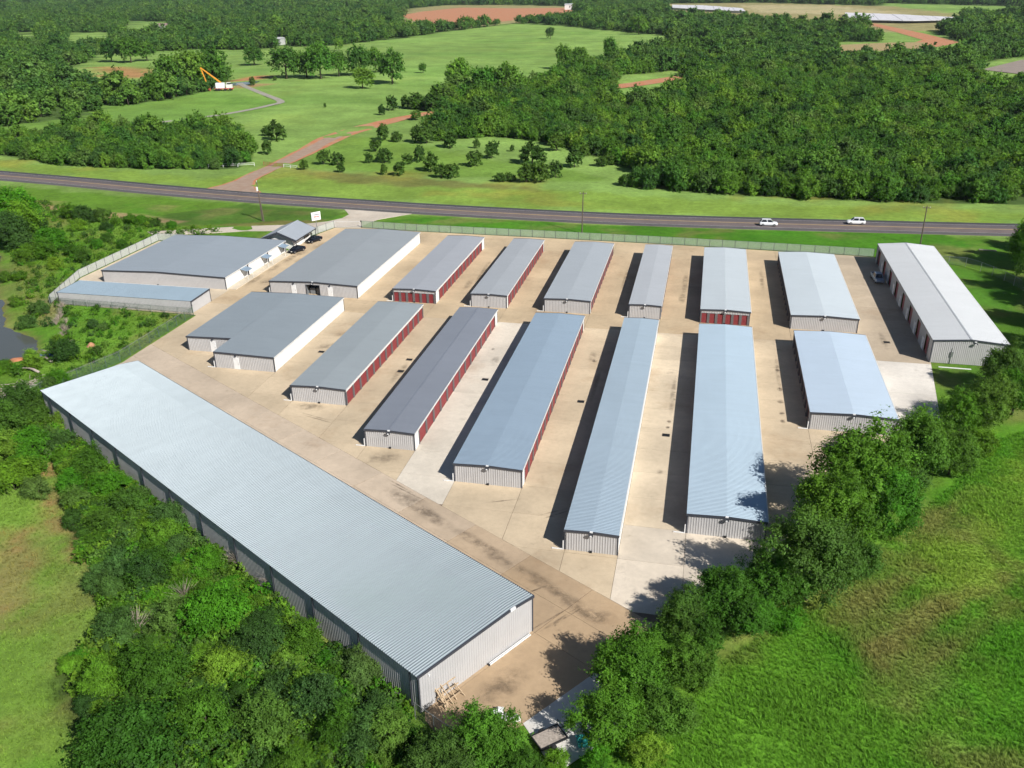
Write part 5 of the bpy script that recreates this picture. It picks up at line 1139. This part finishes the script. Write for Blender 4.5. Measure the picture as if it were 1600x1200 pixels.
def leaf_mesh(name, V, la, mat, extra=None):
    me = bpy.data.meshes.new(name); nq = len(V) // 4
    ev, ef = (extra.v, extra.f) if extra else ([], [])
    nv = len(V) + len(ev); me.vertices.add(nv)
    co = np.concatenate([V, np.array(ev).reshape(-1, 3)]) if ev else V
    me.vertices.foreach_set('co', co.astype(np.float32).ravel())
    loops = [np.arange(len(V), dtype=np.int32)] + [np.array(f, np.int32) + len(V) for f in ef]
    tot = np.array([4] * nq + [len(f) for f in ef], np.int32); li = np.concatenate(loops)
    me.loops.add(len(li)); me.loops.foreach_set('vertex_index', li); me.polygons.add(len(tot))
    me.polygons.foreach_set('loop_start', np.concatenate([[0], np.cumsum(tot)[:-1]]).astype(np.int32)); me.polygons.foreach_set('loop_total', tot)
    me.update(); a = me.attributes.new('leaf', 'FLOAT', 'POINT'); a.data.foreach_set('value', np.concatenate([la, np.zeros(len(ev))]).astype(np.float32))
    me.materials.append(MATS[mat])
    if extra: me.materials.append(MATS['bark']); me.polygons.foreach_set('material_index', np.array([0] * nq + [1] * len(ef), np.int32))
    return me
def trunk_mb(seed, H, r, C, limbs=6, stems=1):
    g = random.Random(seed); m = MB()
    for s in range(stems):
        a = g.uniform(0, 6.28); b = .0 if stems == 1 else r * 3
        top = (g.uniform(-.1, .1) * H * .5 + b * 3 * math.cos(a), g.uniform(-.1, .1) * H * .5 + b * 3 * math.sin(a), H * .62)
        m.tube([(b * math.cos(a), b * math.sin(a), -.3), (top[0] * .4 + b * math.cos(a) * .5, top[1] * .4 + b * math.sin(a) * .5, H * .3), top], [r * 1.15, r * .85, r * .35], 7)
    idx = list(range(len(C))); g.shuffle(idx)
    for i in idx[:limbs]:
        c = C[i]; z = H * g.uniform(.22, .5); m.tube([(0, 0, z), (c[0] * .45, c[1] * .45, z + (c[2] - z) * .6), tuple(c)], [r * .5, r * .32, r * .1], 5)
    return m
PROTO = {}
def proto(key, seed, H, R, z0, n, per, leaf, mat, shape='round', r=.18, stems=1, merged=False, spread=(.22, .40), limbs=6):
    V, la, C = crown_arrays(seed, R, z0, H, n, per, leaf, shape, spread=spread); tm = trunk_mb(seed, H, r, C, limbs, stems)
    if merged: PROTO.setdefault(key, []).append((H, R, leaf_mesh(key, V, la, mat, tm)))
    else: PROTO.setdefault(key, []).append((H, R, leaf_mesh('crown', V, la, mat), tm.mesh('trunk', 'bark', smooth=True)))
for s in range(4): proto('tree', 10 + s, 9.0, 4.1, .3, 140, 330, .125, 'leaf_tree', r=.2, spread=(.17, .34))
for s in range(5): proto('shrub', 30 + s, 3.6, 2.0, -.3, 85, 240, .082, 'leaf_shrub', r=.05, stems=3, spread=(.18, .42))
for s in range(3): proto('cedar', 50 + s, 5.0, 2.0, -.4, 70, 80, .20, 'leaf_cedar', r=.1, spread=(.2, .38))
for s in range(3): proto('oak', 60 + s, 15.0, 7.6, 1.6, 95, 90, .46, 'leaf_wood', r=.45, limbs=9, spread=(.18, .36))
for s in range(5): proto('wood', 70 + s, 5.8, 3.3, -.8, 65, 110, .215, 'leaf_wood', r=.12, spread=(.18, .42))
for s in range(5): proto('wood_m', 70 + s, 5.8, 3.3, -.8, 60, 90, .235, 'leaf_wood', r=.12, merged=True, spread=(.18, .42))
for s in range(5): proto('far_m', 80 + s, 9.2, 5.0, -.8, 48, 44, .56, 'leaf_far', r=.2, merged=True, spread=(.18, .42))
for s in range(3): proto('weed_m', 90 + s, .9, .75, -.1, 16, 30, .085, 'leaf_shrub', r=.02, merged=True, limbs=0)
rt = random.Random(77)
CNT = {}
def plant(key, x, y, h, r, label, cat, name, group=None, parts=('crown', 'trunk'), idx=None):
    L = PROTO[key]; i = CNT.get(key, 0); CNT[key] = i + 1
    H0, R0, cm, tm = L[(i * 7 + 3) % len(L) if idx is None else idx]
    o = empty(name, (x, y, ground_z(x, y)), rt.uniform(0, 6.28)); tag(o, label, cat, group)
    k = r / R0; o.scale = (k, k * rt.uniform(.92, 1.08), h / H0)
    link(parts[0], cm, o); link(parts[1], tm, o)
    return o
ORD = ['first','second','third','fourth','fifth','sixth','seventh','eighth','ninth','tenth','eleventh','twelfth','thirteenth','fourteenth','fifteenth','sixteenth','seventeenth','eighteenth','nineteenth','twentieth','twenty-first','twenty-second']
for i, (x, y, h, r) in enumerate(sorted(HEDGE, key=lambda q: q[1])):
    plant('tree', x, y, h, r, f'broad leafy tree in the row along the yard edge, {ORD[i]} counting from the near end', 'tree', 'hedgerow_tree', 'trees along the yard edge')
for i, (x, y, h, r) in enumerate(HEDGE2):
    plant('shrub', x, y, h, r, 'low leafy bush at the foot of the tree row beside the field', 'bush', 'hedge_bush', 'bushes under the tree row')
for i, (x, y, h, r) in enumerate([(71.6,208,12.5,4.4),(69.5,190,10,4.2),(64.5,171,9,3.6),(78,211,13,5),(75,193,12,4.8),(72,181,11,4.4),(69,168,11,4.5),(64,158,10,4.2),(81,222,11,4.2)]):
    plant('tree', x, y, h, r, 'dark tall tree on the lawn edge behind the tall white building', 'tree', 'lawn_edge_tree', 'trees at the lawn edge')
sizes = ['large dark rounded bush filling the near bottom of the thicket', 'bright green rounded bush in the near thicket beside the largest bush', 'tall bush in the thicket above the two nearest bushes']
rank = {i: k for k, i in enumerate(sorted(range(len(THICKET_BIG)), key=lambda i: THICKET_BIG[i][1]))}
for i, (x, y, h, r) in enumerate(THICKET_BIG):
    plant('shrub', x, y, h, r, sizes[i] if i < 3 else f'large leafy bush in the thicket, {ORD[rank[i]]} nearest to the bottom edge of the picture', 'bush', 'thicket_bush', 'large bushes in the thicket')
for x, y, h, r in THICKET:
    plant('shrub', x, y, h, r, 'small leafy shrub in the thicket behind the long diagonal building', 'shrub', 'thicket_shrub', 'small shrubs in the thicket', idx=None)
for x, y, h, r in BRUSH:
    far = y > 190
    plant('shrub', x, y, h, r, 'green bush on the rough ground between creek and highway' if y > 165 else 'green bush on the creek bank beyond the diagonal building', 'bush', 'creek_bush', 'bushes between creek and highway' if y > 165 else 'bushes on the creek bank')
def pasture_label(i, x, y):
    sp = {7: 'spreading oak with a bare trunk standing at the end of the pasture group', 9: 'lone small tree far out in the upper pasture', 10: 'small tree before the woods at the top of the pasture', 11: 'round tree between the two groups in the pasture', 12: 'grey green tree at the far hedge of the pasture', 13: 'low bush alone in the middle pasture', 8: 'leaning pale tree at the corner of the east woods', 6: 'smaller tree in front of the pasture oak group', 24: 'tall dark columnar tree at the edge of the pasture'}
    return sp.get(i)
for i, (x, y, h, r) in enumerate(OAKS):
    lb = pasture_label(i, x, y); grp = None if lb else ('oaks beside the white machine' if i in (14, 15, 16, 17) else 'oaks in the pasture group' if i < 9 else 'trees along the pasture edges')
    plant('oak', x, y, h, r, lb or {'oaks beside the white machine': 'big dark oak beside the white machine and farm lane', 'oaks in the pasture group': 'big round oak in the middle pasture group', 'trees along the pasture edges': 'tree standing along the edge of the pasture'}[grp], 'tree', 'pasture_tree', grp or 'pasture trees')
for x, y, h, r in CEDARS:
    plant('cedar', x, y, h, r, 'dark green cedar scattered in the meadow across the highway' if y < 420 else 'small dark cedar beside the upper track', 'cedar', 'cedar_tree', 'cedars in the meadow' if y < 420 else 'cedars beside the upper track')

# dead grey bushes
for i, (x, y, h) in enumerate([(-53.5,60.5,3.6),(-51.5,66,3.4),(-49,73,3.2),(-43,70,3.4),(-124.5,141,2.0),(-121,138,1.6),(-118,134,1.8),(-126,143,1.7),(-128,146,2.0),(-124,139.5,1.6),(-130.5,149,1.8),(-122.5,137,1.9),(-119.5,135.2,1.6),(-117,131.5,1.7),(-127,144.5,1.5),(-134,153,1.6),(-137,158,1.5)]):
    t = tag(empty('dead_shrub', (x, y, ground_z(x, y)), rt.uniform(0, 6)), 'bare grey dead shrub in the thicket' if i < 4 else 'bare tan dead shrub on the creek bank', 'shrub', 'dead shrubs in the thicket' if i < 4 else 'dead shrubs on the creek bank')
    for q in range(3):
        m = MB()
        for k in range(26):
            a = rt.uniform(0, 6.28); b = rt.uniform(.15, 1.0); L = h * rt.uniform(.6, 1.1); c = (L * b * .7 * math.cos(a), L * b * .7 * math.sin(a), L * (1.05 - b * .55))
            m.tube([(0, 0, 0), (c[0] * .35, c[1] * .35, c[2] * .6), c], [.035, .022, .006], 3, False)
        m.build('branch', 'stem_dead', t)

# ------------------------------------------------------------------ woods: nearest trees one by one, the rest as one mass each
gr = np.random.default_rng(5)
def scatter(P, bands):
    xs = [p[0] for p in P]; ys = [p[1] for p in P]; out = []
    for (ya, yb, sp, s0, s1) in bands:
        y0, y1 = max(ya, min(ys)), min(yb, max(ys))
        if y1 <= y0: continue
        # keep to the part of the polygon that can be seen
        X, Y = np.meshgrid(np.arange(max(min(xs), -3.0 * y1 - 60), min(max(xs), 1.2 * y1 + 60), sp), np.arange(y0, y1, sp))
        X = X.ravel() + gr.uniform(-.5, .5, X.size) * sp; Y = Y.ravel() + gr.uniform(-.5, .5, Y.size) * sp
        k = in_poly(X, Y, P) & in_view(X, Y, .08)
        for Q in CLEARINGS: k &= ~in_poly(X, Y, Q)
        k &= seg_dist(X, Y, tr, False) > 4
        X, Y = X[k], Y[k]; f = fbm(X, Y, sp * 9, 13); q = gr.uniform(0, 1, len(X))
        big = np.where(q > .93, 1.45, np.where(q < .25, .68, 1.0)) * (.72 + .56 * f); kk = (gr.uniform(0, 1, len(X)) > smooth01(.60, .74, fbm(X, Y, sp * 6, 29)) * .8)
        o_ = np.stack([X, Y, gr.uniform(s0, s1, len(X)) * big, gr.uniform(0, 6.28, len(X))], 1)[kk]; out.append(o_)
    return np.concatenate(out) if out else np.zeros((0, 4))
def instancer(name, label, pts, key, cols=None, kind='stuff', z=None, cat=None):
    """one mass of plants: points carrying turn and size, plants put on them by nodes"""
    coll = bpy.data.collections.new(name + '_plants')
    for i, q in enumerate(PROTO[key]):
        o = bpy.data.objects.new(name + '_plant', q[2]); coll.objects.link(o)
    me = bpy.data.meshes.new(name); n = len(pts); me.vertices.add(n)
    zz = np.zeros(n) - .06 if z is None else z
    me.vertices.foreach_set('co', np.stack([pts[:, 0], pts[:, 1], zz], 1).astype(np.float32).ravel())
    for nm, v in (('size', pts[:, 2]), ('turn', pts[:, 3])):
        a = me.attributes.new(nm, 'FLOAT', 'POINT'); a.data.foreach_set('value', v.astype(np.float32))
    a = me.attributes.new('pick', 'INT', 'POINT'); a.data.foreach_set('value', gr.integers(0, len(PROTO[key]), n).astype(np.int32))
    if cols is not None:
        a = me.attributes.new('tint', 'FLOAT_COLOR', 'POINT'); a.data.foreach_set('color', np.concatenate([cols, np.ones((n, 1))], 1).astype(np.float32).ravel())
    o = link(name, me); tag(o, label, cat, kind=kind)
    ng = bpy.data.node_groups.new(name, 'GeometryNodeTree')
    ng.interface.new_socket('Geometry', in_out='INPUT', socket_type='NodeSocketGeometry'); ng.interface.new_socket('Geometry', in_out='OUTPUT', socket_type='NodeSocketGeometry')
    nd = ng.nodes; gi, go = nd.new('NodeGroupInput'), nd.new('NodeGroupOutput')
    ci = nd.new('GeometryNodeCollectionInfo'); ci.inputs[0].default_value = coll; ci.inputs['Separate Children'].default_value = True; ci.inputs['Reset Children'].default_value = True
    ip = nd.new('GeometryNodeInstanceOnPoints'); ip.inputs['Pick Instance'].default_value = True
    def attr(nm, t):
        a = nd.new('GeometryNodeInputNamedAttribute'); a.data_type = t; a.inputs[0].default_value = nm; return a.outputs[0]
    cx = nd.new('ShaderNodeCombineXYZ'); L = ng.links
    L.new(attr('turn', 'FLOAT'), cx.inputs[2]); L.new(gi.outputs[0], ip.inputs['Points']); L.new(ci.outputs[0], ip.inputs['Instance'])
    L.new(attr('pick', 'INT'), ip.inputs['Instance Index']); L.new(cx.outputs[0], ip.inputs['Rotation'])
    sz = attr('size', 'FLOAT'); L.new(sz, ip.inputs['Scale']); L.new(ip.outputs[0], go.inputs[0])
    md = o.modifiers.new('plants', 'NODES'); md.node_group = ng
    return o
def singles(pts, n, label, group):
    order = np.argsort(np.hypot(pts[:, 0], pts[:, 1])); pick = order[:n]
    for i in pick:
        x, y, s, a = pts[i]; plant('wood', float(x), float(y), 5.8 * s * rt.uniform(.9, 1.15), 3.3 * s, label, 'tree', 'woodland_tree', group)
    return np.delete(pts, pick, 0)
pl = scatter(WOOD_LEFT, [(0, 600, 3.7, .6, 1.15)])
pl = singles(pl, 60, 'young leafy tree at the roadside front of the wood by the track', 'front trees of the wood by the track')
pe = scatter(WOOD_EAST, [(0, 420, 3.7, .60, 1.2), (420, 640, 4.6, .75, 1.35)])
pe = singles(pe, 130, 'young leafy tree at the roadside front of the east wood', 'front trees of the east wood')
instancer('woodland', 'dense young green wood between the meadow and the highway', np.concatenate([pl, pe]), 'wood_m')
pw = scatter(WOOD_WEST, [(0, 900, 6.8, .75, 1.3)])
pe2 = scatter(WOOD_EAST, [(640, 900, 6.2, .6, 1.15), (900, 1300, 8.0, .75, 1.25)])
pf = scatter(WOOD_FAR, [(0, 1100, 8.2, .8, 1.4), (1100, 1700, 11.0, .9, 1.5), (1700, 2600, 17.0, 1.4, 2.0), (2600, 4200, 25.0, 1.9, 2.7)])
print('woods', len(pl), len(pe), len(pw), len(pe2), len(pf))
instancer('far_forest', 'far dark green forest covering the distance', np.concatenate([pw, pe2, pf]), 'far_m')

# ------------------------------------------------------------------ rough grass and low weeds
def tuft(seed, n, h, lean):
    g = random.Random(seed); m = MB()
    for i in range(n):
        a = g.uniform(0, 6.28); r = g.uniform(0, .16); x, y = r * math.cos(a), r * math.sin(a); b = g.uniform(0, 6.28); l = lean * g.uniform(.3, 1.2); hh = h * g.uniform(.55, 1.1); wd = .016
        dx, dy = math.cos(b), math.sin(b); px, py = -dy * wd, dx * wd
        m.quad((x - px, y - py, 0), (x + px, y + py, 0), (x + dx * l * .4 + px * .8, y + dy * l * .4 + py * .8, hh * .65), (x + dx * l * .4 - px * .8, y + dy * l * .4 - py * .8, hh * .65))
        m.quad((x + dx * l * .4 - px * .8, y + dy * l * .4 - py * .8, hh * .65), (x + dx * l * .4 + px * .8, y + dy * l * .4 + py * .8, hh * .65), (x + dx * l, y + dy * l, hh))
    return m.mesh('tuft', 'grass_blade')
PROTO['tuft'] = [(1, 1, tuft(i, 20, .30, .26)) for i in range(4)]
FIELD = [(-9,46),(0,59),(6,69),(15,80),(24,93),(34,106),(44,122),(60,135),(90,160),(130,120),(60,40),(30,30)]
LEFTF = [(-41,38),(-45,44.5),(-52,48.5),(-57.5,53),(-59,57),(-57.5,60.5),(-61,64.5),(-64,69),(-70,72.5),(-75,79.8),(-79.5,83.5),(-85,88.5),(-91,92.5),(-101,98.5),(-130,90),(-140,60),(-100,30)]
BANK = [(-100,112),(-100,146),(-133,147),(-139,164),(-139,197),(-125,207),(-150,213),(-215,235),(-215,210),(-165,175),(-120,116)]
def zs(p): return np.array([ground_z(a, b) for a, b in zip(p[:, 0], p[:, 1])])
def tufts(P, sp, s0, s1):
    xs = [p[0] for p in P]; ys = [p[1] for p in P]
    X, Y = np.meshgrid(np.arange(min(xs), max(xs), sp), np.arange(min(ys), max(ys), sp)); X = X.ravel() + gr.uniform(-.5, .5, X.size) * sp; Y = Y.ravel() + gr.uniform(-.5, .5, Y.size) * sp
    k = in_poly(X, Y, P) & in_view(X, Y, .04) & (sdf(X, Y, APRON) > .6) & (sdf(X, Y, CREEK) > .8); X, Y = X[k], Y[k]
    return np.stack([X, Y, gr.uniform(s0, s1, len(X)) * (.5 + 1.1 * fbm(X, Y, 5, 91)), gr.uniform(0, 6.28, len(X))], 1)
gp = np.concatenate([tufts(FIELD, .33, .7, 1.5), tufts(LEFTF, .45, .5, 1.1), tufts(BANK, .75, .6, 1.4)])
cols = ground_colour(gp[:, 0].copy(), gp[:, 1].copy()) * np.array((1.15, 1.12, 1.0))
print('tufts', len(gp))
instancer('grass', 'rough green grass with straw patches over the fields', gp, 'tuft', cols, z=zs(gp))
UNDER = [(-22,50),(-21.5,55.5),(-60,79),(-97,101.6),(-100,110),(-108,108),(-100,98),(-90,92),(-84,88),(-78.5,83),(-74.0,79.0),(-69,71.5),(-63,68),(-60,64),(-56.5,60.5),(-57.5,57),(-56,53.4),(-51,48.8),(-44.5,45),(-41,41),(-22,41)]
wp_ = np.concatenate([tufts(UNDER, .85, .9, 1.8), tufts(BANK, 2.6, .6, 1.5)])
def not_in_long(p):
    c, s = math.cos(-LROT), math.sin(-LROT); dx, dy = p[:, 0] - LN[0], p[:, 1] - LN[1]; lx, ly = c * dx - s * dy, s * dx + c * dy
    return ~((lx > -.35) & (lx < 16.2) & (ly > -.6) & (ly < 89))
wp_ = wp_[not_in_long(wp_)]
edge = [(6 + i * 1.0 * .62, 70.5 + i * .95 * 1.0) for i in range(0)]
instancer('undergrowth', 'low green weeds between the thicket shrubs and along the creek', wp_, 'weed_m', z=zs(wp_))
print('weeds', len(wp_))

# ------------------------------------------------------------------ the air
hz = MB().box(-14500, 14500, -9300, 14500, -3.0, 63.0)
me = hz.mesh('haze', 'bark'); me.materials.clear()
hm = bpy.data.materials.new('haze'); hm.use_nodes = True; hn = hm.node_tree; hn.nodes.clear()
ho = hn.nodes.new('ShaderNodeOutputMaterial'); hv = hn.nodes.new('ShaderNodeVolumePrincipled')
hv.inputs['Color'].default_value = (.80, .88, 1.0, 1); hv.inputs['Density'].default_value = .000040; hv.inputs['Anisotropy'].default_value = .2
hn.links.new(hv.outputs[0], ho.inputs['Volume']); me.materials.append(hm)
tag(link('haze', me), 'thin pale haze over the distance', kind='stuff')
